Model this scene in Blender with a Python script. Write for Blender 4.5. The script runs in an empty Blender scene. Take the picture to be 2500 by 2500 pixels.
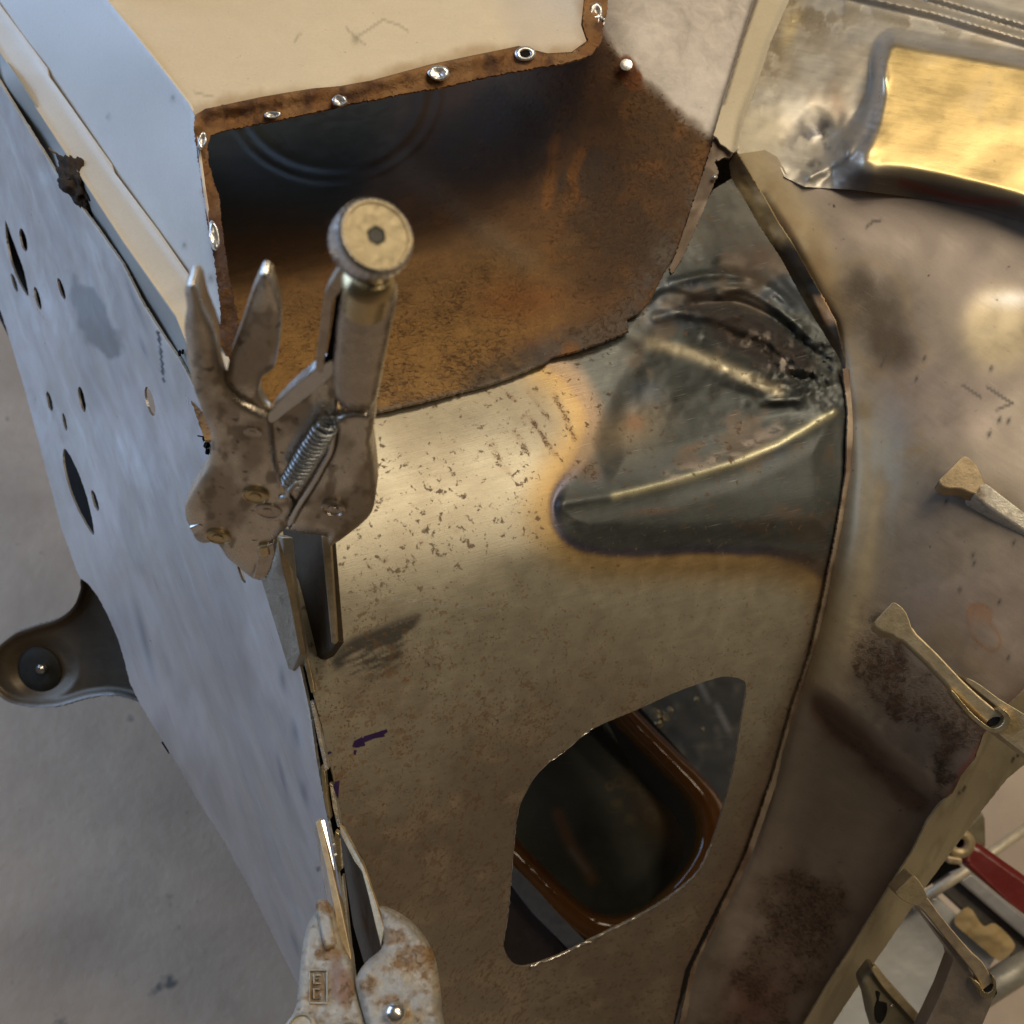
import bpy, bmesh, math, random
import numpy as np
from mathutils import Vector, Matrix
from mathutils.geometry import delaunay_2d_cdt
random.seed(7)
S = bpy.context.scene
COL = S.collection
# ------------------------------------------------------------------ camera, light, exposure
PITCH = math.radians(58.0)
CAM = np.array([0.0, 0.0, 1.30])
FPX = 2680.0                                   # focal length in photo pixels (2500 wide)
Fv = np.array([0, math.cos(PITCH), -math.sin(PITCH)])
Dv = np.array([0, -math.sin(PITCH), -math.cos(PITCH)])
Rv = np.array([1.0, 0, 0])
cd = bpy.data.cameras.new('camera'); cam = bpy.data.objects.new('camera', cd); COL.objects.link(cam)
cam.location = CAM; cam.rotation_euler = (math.pi/2 - PITCH, 0, 0)
cd.sensor_width = 36; cd.lens = 36*FPX/2500; cd.clip_start = 0.02; cd.clip_end = 60
cd.dof.use_dof = True; cd.dof.focus_distance = 0.50; cd.dof.aperture_fstop = cd.lens/2.6
S.camera = cam
W = bpy.data.worlds.new('World'); S.world = W; W.use_nodes = True
bg = W.node_tree.nodes['Background']; bg.inputs[1].default_value = 0.17
_g = W.node_tree.nodes.new('ShaderNodeTexCoord'); _s = W.node_tree.nodes.new('ShaderNodeSeparateXYZ'); _r = W.node_tree.nodes.new('ShaderNodeValToRGB')
W.node_tree.links.new(_g.outputs['Generated'], _s.inputs[0]); W.node_tree.links.new(_s.outputs['Z'], _r.inputs[0]); W.node_tree.links.new(_r.outputs[0], bg.inputs[0])
_r.color_ramp.elements[0].position = 0.0; _r.color_ramp.elements[0].color = (.10, .08, .06, 1)
_r.color_ramp.elements[1].position = 0.95; _r.color_ramp.elements[1].color = (.62, .52, .40, 1)

def area(name, loc, target, sx, sy, power, color):
    l = bpy.data.lights.new(name, 'AREA'); l.shape = 'RECTANGLE'; l.size = sx; l.size_y = sy
    l.energy = power; l.color = color
    o = bpy.data.objects.new(name, l); COL.objects.link(o); o.location = loc
    o.rotation_euler = (Vector(target)-Vector(loc)).to_track_quat('-Z', 'Y').to_euler()
    return o
area('garage_door_daylight', (-2.6, 1.1, 1.55), (0.0, 0.3, 0.9), 2.6, 2.0, 70, (0.46, 0.66, 1.0))
area('ceiling_lamp', (0.85, 0.75, 2.75), (0.15, 0.35, 0.85), 0.45, 1.4, 30, (1.0, 0.85, 0.63))
area('ceiling_lamp', (1.15, -0.15, 2.7), (0.15, 0.35, 0.85), 0.3, 1.3, 12, (1.0, 0.84, 0.62))
S.view_settings.view_transform = 'Standard'; S.view_settings.look = 'None'
S.view_settings.exposure = 0.0; S.view_settings.gamma = 1.0
S.cycles.use_adaptive_sampling = True
S.cycles.max_bounces = 6

# ------------------------------------------------------------------ helpers
def P(x, y, d):
    x = np.asarray(x, float); y = np.asarray(y, float); d = np.asarray(d, float)
    u = (x-1250)/FPX; v = (y-1250)/FPX
    return CAM + d[..., None]*(Fv + u[..., None]*Rv + v[..., None]*Dv)
def V(x, y, d): return Vector(P(x, y, d))
def px2m(d): return d/FPX

class Surf:                                     # smooth surface through known points (thin plate in 1/depth)
    def __init__(s, pts):
        a = np.array(pts, float); s.c = a[:, :2]/1000; n = len(a)
        r = np.linalg.norm(s.c[:, None]-s.c[None], axis=2)
        K = s.k(r) + np.eye(n)*1e-4; Q = np.c_[np.ones(n), s.c]
        M = np.block([[K, Q], [Q.T, np.zeros((3, 3))]])
        s.w = np.linalg.solve(M, np.r_[1/a[:, 2], 0, 0, 0])
    def k(s, r): return np.where(r > 0, r*r*np.log(np.maximum(r, 1e-9)), 0)
    def __call__(s, x, y):
        x = np.asarray(x, float); y = np.asarray(y, float); sh = x.shape
        p = np.c_[x.ravel(), y.ravel()]/1000
        o = np.zeros(len(p))+s.w[-3]+p@s.w[-2:]
        for i, c in enumerate(s.c): o += s.w[i]*s.k(np.hypot(p[:, 0]-c[0], p[:, 1]-c[1]))
        return (1/o).reshape(sh)

def smooth(pts, n=6, closed=True):              # Catmull-Rom through points
    p = np.array(pts, float); m = len(p); out = []
    rng = range(m if closed else m-1)
    for i in rng:
        if closed: a, b, c, d = p[(i-1) % m], p[i], p[(i+1) % m], p[(i+2) % m]
        else: a, b, c, d = p[max(i-1, 0)], p[i], p[i+1], p[min(i+2, m-1)]
        for t in np.arange(n)/n:
            out.append(.5*((2*b)+(-a+c)*t+(2*a-5*b+4*c-d)*t*t+(-a+3*b-3*c+d)*t**3))
    if not closed: out.append(p[-1])
    return np.array(out)
def dens(pts, step, jit=0, closed=True, seed=1):
    r = np.random.default_rng(seed); p = np.array(pts, float); o = []
    m = len(p)
    for i in range(m if closed else m-1):
        a, b = p[i], p[(i+1) % m]; L = np.hypot(*(b-a)); k = max(1, int(L/step))
        nrm = np.array([-(b-a)[1], (b-a)[0]])/max(L, 1e-6)
        for t in range(k):
            q = a+(b-a)*t/k
            if t and jit: q = q+nrm*r.normal()*jit
            o.append(q)
    if not closed: o.append(p[-1])
    return np.array(o)
def pip(x, y, poly):
    ins = np.zeros(x.shape, bool); n = len(poly)
    for i in range(n):
        x1, y1 = poly[i]; x2, y2 = poly[(i+1) % n]
        if y1 == y2: continue
        c = ((y1 > y) != (y2 > y)) & (x < (x2-x1)*(y-y1)/(y2-y1)+x1)
        ins ^= c
    return ins
def dline(x, y, pts):                            # distance to a polyline
    pts = np.array(pts, float); d = np.full(x.shape, 1e9)
    for (x1, y1), (x2, y2) in zip(pts[:-1], pts[1:]):
        L = (x2-x1)**2+(y2-y1)**2+1e-9
        t = np.clip(((x-x1)*(x2-x1)+(y-y1)*(y2-y1))/L, 0, 1)
        d = np.minimum(d, np.hypot(x-x1-t*(x2-x1), y-y1-t*(y2-y1)))
    return d
def sd(x, y, poly):                              # signed distance, positive inside
    p = np.array(poly, float); d = dline(x, y, np.r_[p, p[:1]])
    return np.where(pip(x, y, p), d, -d)
def ss(a, b, t):
    t = np.clip((t-a)/(b-a), 0, 1); return t*t*(3-2*t)
def vnoise(x, y, seed):
    xi = np.floor(x).astype(np.int64); yi = np.floor(y).astype(np.int64); fx = x-xi; fy = y-yi
    def h(a, b):
        n = (a*374761393+b*668265263+seed*1442695041) & 0x7fffffff
        n = ((n ^ (n >> 13))*1274126177) & 0x7fffffff
        return ((n ^ (n >> 16)) & 0xffff)/65535.0
    u = fx*fx*(3-2*fx); v = fy*fy*(3-2*fy)
    return (h(xi, yi)*(1-u)+h(xi+1, yi)*u)*(1-v)+(h(xi, yi+1)*(1-u)+h(xi+1, yi+1)*u)*v
def fbm(x, y, size, seed=0, oc=4):
    o = 0; a = .5; s = 1/size; t = 0
    for k in range(oc):
        o = o+a*vnoise(x*s+17.3*k, y*s-9.1*k, seed+k); t += a; a *= .5; s *= 2
    return o/t
def blob(x, y, cx, cy, rx, ry, ang=0):
    c, s = math.cos(math.radians(ang)), math.sin(math.radians(ang))
    a = ((x-cx)*c+(y-cy)*s)/rx; b = (-(x-cx)*s+(y-cy)*c)/ry
    return np.exp(-(a*a+b*b))
class Paint:                                     # per-point material values on a sheet
    def __init__(s, x, y, col, rough=.5, metal=.5, bump=.3):
        n = len(x); s.x = x; s.y = y
        s.col = np.tile(np.array(col, float), (n, 1)); s.prm = np.tile(np.array([rough, metal, bump], float), (n, 1))
        s.fx = np.zeros((n, 3))                  # speck, crust, grain
    def mix(s, m, col=None, rough=None, metal=None, bump=None):
        m = np.clip(m, 0, 1)[:, None]
        if col is not None: s.col = s.col*(1-m)+np.array(col)*m
        for i, v in enumerate((rough, metal, bump)):
            if v is not None: s.prm[:, i:i+1] = s.prm[:, i:i+1]*(1-m)+v*m
    def fxadd(s, i, m): s.fx[:, i] = np.clip(np.maximum(s.fx[:, i], m), 0, 1)

def parented(o, parent):
    if parent is not None:
        o.parent = parent; o.matrix_parent_inverse = Matrix.Translation(parent.location).inverted()
def tag(o, label=None, cat=None, group=None, kind=None):
    if label: o['label'] = label
    if cat: o['category'] = cat
    if group: o['group'] = group
    if kind: o['kind'] = kind
    return o
def thing(name, loc, label, cat, group=None):
    o = bpy.data.objects.new(name, None); COL.objects.link(o); o.location = loc; o.empty_display_size = .02
    return tag(o, label, cat, group)

def extend(pts, by=230):
    """carry a sheet on past the picture's border instead of ending it there"""
    p = [tuple(map(float, q)) for q in pts]; n = len(p)
    off = [((-by if x <= -30 else by if x >= 2535 else 0), (-by if y <= -30 else by if y >= 2535 else 0)) for x, y in p]
    out = [o != (0, 0) for o in off]
    if not any(out) or all(out): return np.array(p)
    k = next(i for i in range(n) if not out[i]); p = p[k:]+p[:k]; off = off[k:]+off[:k]; out = out[k:]+out[:k]; res = []; i = 0
    while i < n:
        if not out[i]: res.append(p[i]); i += 1; continue
        j = i
        while j < n and out[j]: j += 1
        if j-i < 2: res.append(p[i]); i = j; continue
        first = off[i]; last = off[j-1]
        if all(off[i]): first = (off[i][0], 0) if p[i-1][0] > 2000 or p[i-1][0] < 400 else (0, off[i][1])
        res.append(p[i])
        for q in range(i, j):
            res.append((p[q][0]+off[q][0], p[q][1]+off[q][1]))
        res.append(p[j-1]); i = j
    return np.array(res)
def sheet(name, outline, surf, mat, paint, parent=None, relief=None, holes=(), pitch=6, th=.0011, jit=0, seed=1, ang=0.0, ext=None):
    """sheet metal: an outline in the photograph's frame laid on its own 3-D surface, with real thickness"""
    outline = extend(outline)
    loops = [dens(outline, pitch*.8, jit, True, seed)]+[dens(h, pitch*.6, jit*.7, True, seed+5) for h in holes]
    x0, y0 = loops[0].min(0); x1, y1 = loops[0].max(0)
    gx, gy = np.meshgrid(np.arange(x0, x1+pitch, pitch), np.arange(y0, y1+pitch, pitch))
    gx[1::2] += pitch/2
    gx = gx.ravel(); gy = gy.ravel()
    k = np.ones(gx.shape, bool)
    for i, l in enumerate(loops):
        s_ = sd(gx, gy, l); k &= (s_ > pitch*.45) if i == 0 else (s_ < -pitch*.4)
    pts = list(zip(gx[k], gy[k])); edges = []
    for l in loops:
        b = len(pts); n = len(l); pts += [tuple(q) for q in l]; edges += [(b+i, b+(i+1) % n) for i in range(n)]
    vs, es, fs, *_ = delaunay_2d_cdt([Vector(q) for q in pts], edges, [], 0, 1e-5, False)
    xy = np.array([tuple(v) for v in vs]); tr = np.array([f for f in fs if len(f) == 3])
    c = xy[tr].mean(1); ins = pip(c[:, 0], c[:, 1], loops[0])
    for l in loops[1:]: ins &= ~pip(c[:, 0], c[:, 1], l)
    tr = tr[ins]
    a = xy[tr[:, 1]]-xy[tr[:, 0]]; b = xy[tr[:, 2]]-xy[tr[:, 0]]
    flip = (a[:, 0]*b[:, 1]-a[:, 1]*b[:, 0]) > 0       # y runs down in the photograph
    tr[flip] = tr[flip][:, ::-1]
    d = surf(xy[:, 0], xy[:, 1])
    if relief is not None: d = d-relief(xy[:, 0], xy[:, 1])*.001
    co = P(xy[:, 0], xy[:, 1], d)
    me = bpy.data.meshes.new(name)
    if ext is not None:                          # a solid block: the face swept by a vector, walls round its edge
        E = np.r_[tr[:, [0, 1]], tr[:, [1, 2]], tr[:, [2, 0]]]; key = {}
        for a_, b_ in E.tolist(): key[(a_, b_)] = 1
        n0 = len(co); wall = [f for a_, b_ in E.tolist() if (b_, a_) not in key for f in ((b_, a_, a_+n0), (b_, a_+n0, b_+n0))]
        co = np.r_[co, co+np.array(ext)]; xy = np.r_[xy, xy]; tr = np.r_[tr, tr[:, ::-1]+n0, np.array(wall)]
    me.from_pydata(co.tolist(), [], tr.tolist()); me.update()
    pt = paint(xy[:, 0], xy[:, 1])
    at = me.attributes.new('col', 'FLOAT_COLOR', 'POINT'); at.data.foreach_set('color', np.c_[np.clip(pt.col, 0.003, 1), np.ones(len(xy))].ravel())
    ca, sa = math.cos(math.radians(ang)), math.sin(math.radians(ang))
    uv = np.c_[(xy[:, 0]*ca+xy[:, 1]*sa)*.0002, (-xy[:, 0]*sa+xy[:, 1]*ca)*.0002, np.zeros(len(xy))]   # grain runs along ang
    for nm, v in (('prm', pt.prm), ('fx', pt.fx), ('grain_uv', uv)):
        at = me.attributes.new(nm, 'FLOAT_VECTOR', 'POINT'); at.data.foreach_set('vector', v.ravel())
    me.shade_smooth()
    o = bpy.data.objects.new(name, me); COL.objects.link(o); me.materials.append(mat)
    if ext is None: m = o.modifiers.new('thickness', 'SOLIDIFY'); m.thickness = th; m.offset = -1
    m = o.modifiers.new('crisp', 'EDGE_SPLIT'); m.split_angle = math.radians(48 if ext is None else 75)
    parented(o, parent)
    return o

def mesh_obj(name, verts, faces, mat, parent=None, bevel=0, seg=2, smooth_=True, sub=0):
    me = bpy.data.meshes.new(name); me.from_pydata([tuple(v) for v in verts], [], faces); me.update()
    bm = bmesh.new(); bm.from_mesh(me); bmesh.ops.recalc_face_normals(bm, faces=bm.faces); bm.to_mesh(me); bm.free()
    if smooth_: me.shade_smooth()
    me.materials.append(mat)
    o = bpy.data.objects.new(name, me); COL.objects.link(o)
    if bevel:
        m = o.modifiers.new('bevel', 'BEVEL'); m.width = bevel; m.segments = seg; m.limit_method = 'ANGLE'; m.angle_limit = math.radians(35); m.harden_normals = True
    if sub:
        m = o.modifiers.new('sub', 'SUBSURF'); m.levels = sub; m.render_levels = sub
    parented(o, parent)
    return o
def plate(name, pts, ext, mat, parent=None, bevel=.0006, seg=3, dfun=None, curve=0, holes=()):
    """solid plate: face polygon of (x, y[, depth]) in the photo frame, swept by a real-world vector"""
    pts = np.array(pts, float)
    if dfun is not None: pts = np.c_[pts[:, :2], dfun(pts[:, 0], pts[:, 1])]
    if curve: 
        q = smooth(pts, curve); pts = q
    a = P(pts[:, 0], pts[:, 1], pts[:, 2]); n = len(a); b = a+np.array(ext)
    from mathutils.geometry import tessellate_polygon
    f = [list(range(n)), [n+i for i in range(n)][::-1]]
    f += [[(i+1) % n, i, n+i, n+(i+1) % n] for i in range(n)]
    return mesh_obj(name, np.r_[a, b], f, mat, parent, bevel, seg)
def nrm_of(f, x, y, e=20):
    a, b, c = P(x, y, f(x, y)), P(x+e, y, f(x+e, y)), P(x, y+e, f(x, y+e))
    n = np.cross(b-a, c-a); n /= np.linalg.norm(n)
    return n if n@Fv < 0 else -n                 # towards the viewer
def tube(name, pts, r, mat, parent=None, seg=10, caps=True):
    p = [Vector(q) for q in pts]; rs = r if hasattr(r, '__len__') else [r]*len(p); vs = []; fs = []; n = len(p)
    up = None
    for i, q in enumerate(p):
        t = (p[min(i+1, n-1)]-p[max(i-1, 0)]).normalized()
        if up is None: up = t.orthogonal().normalized()
        up = (up-t*up.dot(t)).normalized(); w = t.cross(up)
        for k in range(seg):
            a = 2*math.pi*k/seg; vs.append(q+(up*math.cos(a)+w*math.sin(a))*rs[i])
    for i in range(n-1):
        for k in range(seg):
            fs.append([i*seg+k, i*seg+(k+1) % seg, (i+1)*seg+(k+1) % seg, (i+1)*seg+k])
    if caps: fs += [list(range(seg))[::-1], [(n-1)*seg+k for k in range(seg)]]
    return mesh_obj(name, vs, fs, mat, parent)
def lathe(name, c, axis, prof, mat, parent=None, seg=40, knurl=0, bevel=0):
    """prof: (radius, height along axis) pairs"""
    ax = Vector(axis).normalized(); u = ax.orthogonal().normalized(); w = ax.cross(u); c = Vector(c); vs = []; fs = []
    for (r, h) in prof:
        for k in range(seg):
            a = 2*math.pi*k/seg; rr = r*(1+(knurl if (k % 2) else 0)) if knurl and r > 1e-5 else r
            vs.append(c+ax*h+(u*math.cos(a)+w*math.sin(a))*rr)
    for i in range(len(prof)-1):
        for k in range(seg):
            fs.append([i*seg+k, i*seg+(k+1) % seg, (i+1)*seg+(k+1) % seg, (i+1)*seg+k])
    fs += [list(range(seg))[::-1], [(len(prof)-1)*seg+k for k in range(seg)]]
    o = mesh_obj(name, vs, fs, mat, parent, bevel)
    m = o.modifiers.new('crisp', 'EDGE_SPLIT'); m.split_angle = math.radians(32)
    return o

# ------------------------------------------------------------------ materials
def nodes(m):
    m.use_nodes = True; nt = m.node_tree
    for n in list(nt.nodes): nt.nodes.remove(n)
    out = nt.nodes.new('ShaderNodeOutputMaterial'); b = nt.nodes.new('ShaderNodeBsdfPrincipled'); nt.links.new(b.outputs[0], out.inputs[0])
    return nt, b
class NT:
    def __init__(s, nt): s.nt = nt
    def n(s, t, **k):
        o = s.nt.nodes.new(t)
        for a, v in k.items(): setattr(o, a, v)
        return o
    def link(s, a, b): s.nt.links.new(a, b)
    def val(s, sock, v):
        if hasattr(v, 'links') or isinstance(v, bpy.types.NodeSocket): s.link(v, sock)
        else: sock.default_value = v
    def math(s, op, a, b=0.0, clamp=False):
        o = s.n('ShaderNodeMath', operation=op, use_clamp=clamp); s.val(o.inputs[0], a); s.val(o.inputs[1], b); return o.outputs[0]
    def noise(s, vec, scale, detail=4, rough=.6, dist=0):
        o = s.n('ShaderNodeTexNoise'); s.link(vec, o.inputs['Vector']); o.inputs['Scale'].default_value = scale
        o.inputs['Detail'].default_value = detail; o.inputs['Roughness'].default_value = rough; o.inputs['Distortion'].default_value = dist
        return o.outputs['Fac']
    def mixc(s, f, a, b, mode='MIX'):
        o = s.n('ShaderNodeMix', data_type='RGBA', blend_type=mode); s.val(o.inputs[0], f); s.val(o.inputs[6], a); s.val(o.inputs[7], b); return o.outputs[2]
    def mixf(s, f, a, b):
        o = s.n('ShaderNodeMix', data_type='FLOAT'); s.val(o.inputs[0], f); s.val(o.inputs[2], a); s.val(o.inputs[3], b); return o.outputs[0]
    def map(s, vec, scale, rot=(0, 0, 0)):
        o = s.n('ShaderNodeMapping'); s.link(vec, o.inputs[0]); o.inputs['Scale'].default_value = scale; o.inputs['Rotation'].default_value = rot; return o.outputs[0]
def sheet_mat(name, crust_a=(.045, .022, .010), crust_b=(.20, .085, .025), speck=(.11, .06, .025), streak=(1, 1, 1), streak_rot=(0, 0, 0),
              streak_amt=.12, fine=1500, bump=1.0, scratch=0.0, mottle=.45, along=60, across=1400, dist=.00045, crust_k=9):
    m = bpy.data.materials.new(name); nt, b = nodes(m); q = NT(nt)
    tc = q.n('ShaderNodeTexCoord').outputs['Object']
    A = lambda nm: q.n('ShaderNodeAttribute', attribute_name=nm)
    col = A('col').outputs['Color']; prm = q.n('ShaderNodeSeparateXYZ'); q.link(A('prm').outputs['Vector'], prm.inputs[0])
    fx = q.n('ShaderNodeSeparateXYZ'); q.link(A('fx').outputs['Vector'], fx.inputs[0])
    n1 = q.noise(tc, fine, 5, .7); n2 = q.noise(tc, 90, 5, .6, .6); uvw = A('grain_uv').outputs['Vector']; n3 = q.noise(q.map(uvw, (along, across*.35, 1)), 1.0, 5, .65); n6 = q.noise(q.map(uvw, (along*1.3, across*1.6, 1)), 1.0, 2, .5, .15)
    # colour: broad mottle, brushing streaks, grain
    f = q.math('ADD', q.math('MULTIPLY', q.math('SUBTRACT', n2, .5), mottle), q.math('MULTIPLY', q.math('SUBTRACT', n3, .5), streak_amt*4))
    f = q.math('ADD', f, q.math('MULTIPLY', q.math('SUBTRACT', n1, .5), .28))
    f = q.math('ADD', f, 1.0)
    cc = q.n('ShaderNodeVectorMath', operation='SCALE'); q.link(col, cc.inputs[0]); q.link(f, cc.inputs['Scale'])
    c = cc.outputs[0]
    sc = q.math('MULTIPLY', q.math('SUBTRACT', n6, .665), 9, True)
    sc2 = q.math('MULTIPLY', q.math('SUBTRACT', .34, n6), 9, True)
    c = q.mixc(q.math('MULTIPLY', sc, scratch), c, (.75, .72, .68, 1)); c = q.mixc(q.math('MULTIPLY', sc2, scratch*.7), c, (.08, .07, .06, 1))
    # rust specks
    ns = q.noise(tc, 300, 5, .66, .3); ns2 = q.noise(tc, 150, 2, .5)
    thr = q.math('SUBTRACT', .83, q.math('MULTIPLY', fx.outputs[0], .34))
    ms = q.math('MULTIPLY', q.math('SUBTRACT', q.math('ADD', ns, q.math('MULTIPLY', q.math('SUBTRACT', ns2, .5), .25)), thr), 12, True)
    nb = q.noise(tc, 135, 6, .72, .4)
    mb = q.math('MULTIPLY', q.math('SUBTRACT', nb, q.math('SUBTRACT', .86, q.math('MULTIPLY', fx.outputs[0], .25))), 9, True)
    nf = q.noise(tc, 800, 3, .6)
    mf = q.math('MULTIPLY', q.math('SUBTRACT', nf, q.math('SUBTRACT', .90, q.math('MULTIPLY', fx.outputs[0], .36))), 14, True)
    c = q.mixc(q.math('MULTIPLY', mb, .55), c, (speck[0]*1.6, speck[1]*1.5, speck[2]*1.2, 1))
    c = q.mixc(q.math('MULTIPLY', mf, .7), c, (speck[0]*.8, speck[1]*.8, speck[2], 1))
    c = q.mixc(q.math('MULTIPLY', ms, .72), c, (*speck, 1))
    stain = q.math('MULTIPLY', q.math('SUBTRACT', fx.outputs[1], .25), .75, True)
    c = q.mixc(stain, c, (crust_b[0]*.9, crust_b[1]*.95, crust_b[2], 1))
    # crust
    nc = q.noise(tc, 380, 8, .76, .6)
    thr = q.math('SUBTRACT', .76, q.math('MULTIPLY', fx.outputs[1], .44))
    mc = q.math('MULTIPLY', q.math('SUBTRACT', nc, thr), crust_k, True)
    ncol = q.noise(tc, 260, 5, .7)
    cr = q.mixc(q.math('MULTIPLY', q.math('SUBTRACT', ncol, .38), 4.0, True), (*crust_a, 1), (*crust_b, 1))
    c = q.mixc(q.math('MULTIPLY', mc, .93), c, cr)
    q.link(c, b.inputs['Base Color'])
    rg = q.math('ADD', prm.outputs[0], q.math('MULTIPLY', q.math('SUBTRACT', n3, .5), .22))
    rg = q.math('ADD', rg, q.math('MULTIPLY', q.math('SUBTRACT', n2, .5), .25))
    mm = q.math('MAXIMUM', mc, q.math('MULTIPLY', ms, .8))
    rg = q.mixf(mm, rg, .85); q.link(rg, b.inputs['Roughness'])
    q.link(q.mixf(mm, prm.outputs[1], 0.0), b.inputs['Metallic'])
    # relief
    n4 = q.noise(tc, 3200, 3, .6); n5 = q.noise(tc, 38, 3, .5)
    h = q.math('MULTIPLY', q.math('ADD', q.math('MULTIPLY', n1, .6), q.math('MULTIPLY', n4, .3)), prm.outputs[2])
    h = q.math('ADD', h, q.math('MULTIPLY', fx.outputs[2], q.math('MULTIPLY', nc, 4.0)))
    h = q.math('ADD', h, q.math('MULTIPLY', mc, .35))
    h = q.math('ADD', h, q.math('MULTIPLY', n3, .10)); h = q.math('ADD', h, q.math('MULTIPLY', n6, .25*min(1, scratch*3)))
    bp = q.n('ShaderNodeBump'); bp.inputs['Strength'].default_value = .55*bump; bp.inputs['Distance'].default_value = dist
    q.link(h, bp.inputs['Height'])
    bp2 = q.n('ShaderNodeBump'); bp2.inputs['Strength'].default_value = .10*bump; bp2.inputs['Distance'].default_value = .003
    q.link(n5, bp2.inputs['Height']); q.link(bp.outputs[0], bp2.inputs['Normal'])
    q.link(bp2.outputs[0], b.inputs['Normal'])
    return m
def metal_mat(name, col, rough=.4, metal=.8, rust=0.0, rustcol=(.20, .09, .02), rustb=(.07, .035, .015), fine=900, bump=.6, dist=.0004, var=.35, scale=160):
    m = bpy.data.materials.new(name); nt, b = nodes(m); q = NT(nt)
    tc = q.n('ShaderNodeTexCoord').outputs['Object']
    n1 = q.noise(tc, fine, 5, .7); n2 = q.noise(tc, scale, 5, .62, .3); n3 = q.noise(tc, scale*.35, 3, .5)
    f = q.math('ADD', 1.0, q.math('ADD', q.math('MULTIPLY', q.math('SUBTRACT', n2, .5), var*2), q.math('MULTIPLY', q.math('SUBTRACT', n1, .5), var)))
    cc = q.n('ShaderNodeVectorMath', operation='SCALE'); cc.inputs[0].default_value = col; q.link(f, cc.inputs['Scale'])
    rm = q.math('MULTIPLY', q.math('SUBTRACT', q.math('ADD', q.math('MULTIPLY', n2, .6), q.math('MULTIPLY', n3, .4)), .67-.38*rust), 6, True)
    rc = q.mixc(q.math('MULTIPLY', q.math('SUBTRACT', n1, .35), 3, True), (*rustb, 1), (*rustcol, 1))
    q.link(q.mixc(q.math('MULTIPLY', rm, .85), cc.outputs[0], rc), b.inputs['Base Color'])
    q.link(q.mixf(rm, q.math('ADD', rough, q.math('MULTIPLY', q.math('SUBTRACT', n2, .5), .4)), .85), b.inputs['Roughness'])
    q.link(q.mixf(rm, metal, 0.05), b.inputs['Metallic'])
    if rough >= .8: b.inputs['Specular IOR Level'].default_value = .1
    bp = q.n('ShaderNodeBump'); bp.inputs['Strength'].default_value = bump; bp.inputs['Distance'].default_value = dist
    n9 = q.noise(tc, 45, 2, .5); bw = q.n('ShaderNodeBump'); bw.inputs['Strength'].default_value = .35; bw.inputs['Distance'].default_value = .004; q.link(n9, bw.inputs['Height']); q.link(bw.outputs[0], bp.inputs['Normal'])
    q.link(q.math('ADD', q.math('MULTIPLY', n1, .6), n2), bp.inputs['Height']); q.link(bp.outputs[0], b.inputs['Normal'])
    return m

M_tan = sheet_mat('patch steel', streak_amt=.05, scratch=.22, mottle=.6, speck=(.095, .050, .020))
M_blue = sheet_mat('ground grey sheet', streak_amt=.14, scratch=.30, mottle=.12, along=22, across=500, crust_a=(.03, .03, .03), crust_b=(.1, .08, .06))
M_paint = sheet_mat('beige primer', streak_amt=.015, mottle=.10, fine=700, speck=(.10, .07, .05), crust_b=(.24, .10, .025), crust_a=(.08, .035, .012), bump=.5)
M_rust = sheet_mat('rusted lining', crust_a=(.055, .024, .008), crust_b=(.20, .085, .018), streak_amt=.05, fine=700, bump=1.8, mottle=1.1, dist=.0009)
M_brown = sheet_mat('weathered steel', crust_a=(.022, .014, .010), crust_b=(.085, .042, .020), crust_k=5, speck=(.03, .022, .018), streak_amt=.05, mottle=.5, scratch=.12)
M_gold = sheet_mat('tarnished zinc', streak_amt=.07, mottle=.35, scratch=.2, crust_a=(.05, .04, .025), crust_b=(.16, .12, .06), bump=.8)
M_dark = metal_mat('dark oily steel', (.035, .034, .028), .55, .5, .12, bump=.4)
M_edge = metal_mat('bright cut steel', (.62, .58, .52), .3, .9, .05)
M_weld = metal_mat('bright weld nugget', (.72, .72, .72), .36, .85, .12, bump=.3, dist=.0004, scale=400)
M_plier = metal_mat('dull nickel plating', (.52, .45, .37), .27, .85, .10, var=.5, bump=.35, rustcol=(.16, .09, .04))
M_plierb = metal_mat('bright nickel', (.62, .60, .58), .22, .95, .0, var=.2, bump=.2)
M_brass = metal_mat('yellowed plating', (.58, .46, .26), .30, .9, .08, var=.3, bump=.3)
M_nick = sheet_mat('worn nickel plate', crust_a=(.05, .035, .022), crust_b=(.14, .09, .05), speck=(.10, .06, .03), streak_amt=.05, mottle=.45, scratch=.25, fine=1100, along=200, across=900)
M_pit = sheet_mat('rusty pitted casting', crust_a=(.12, .07, .035), crust_b=(.34, .17, .045), speck=(.16, .10, .05), streak_amt=.03, mottle=.6, fine=900, bump=2.2)
M_face = metal_mat('cast screw face', (.46, .38, .24), .42, .75, .12, var=.3, bump=1.0, dist=.001, fine=500, scale=300)
M_spring = metal_mat('spring wire', (.60, .64, .66), .22, .95, .0, var=.2)
M_jawin = metal_mat('blackened jaw', (.055, .038, .020), .6, .2, .28, bump=.6)
M_jaw = metal_mat('zinc yellow jaw', (.40, .31, .19), .5, .55, .25, rustcol=(.30, .15, .04), rustb=(.16, .09, .04), bump=.5, var=.6)
M_cast = metal_mat('pitted cast jaw', (.40, .37, .31), .38, .7, .42, rustcol=(.27, .155, .055), rustb=(.15, .10, .055), fine=1300, bump=1.0, dist=.0007, scale=190)
M_arm = metal_mat('old clamp arm', (.42, .33, .19), .42, .5, .35, rustcol=(.22, .13, .04), rustb=(.06, .045, .02), bump=.7, dist=.0004, scale=260)
M_ring = metal_mat('brown glossy enamel', (.10, .036, .007), .10, .0, .0, var=.2, bump=.05)
M_white = metal_mat('white tray', (.50, .50, .48), .3, .2, .0, var=.2, bump=.2, scale=20)
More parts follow.
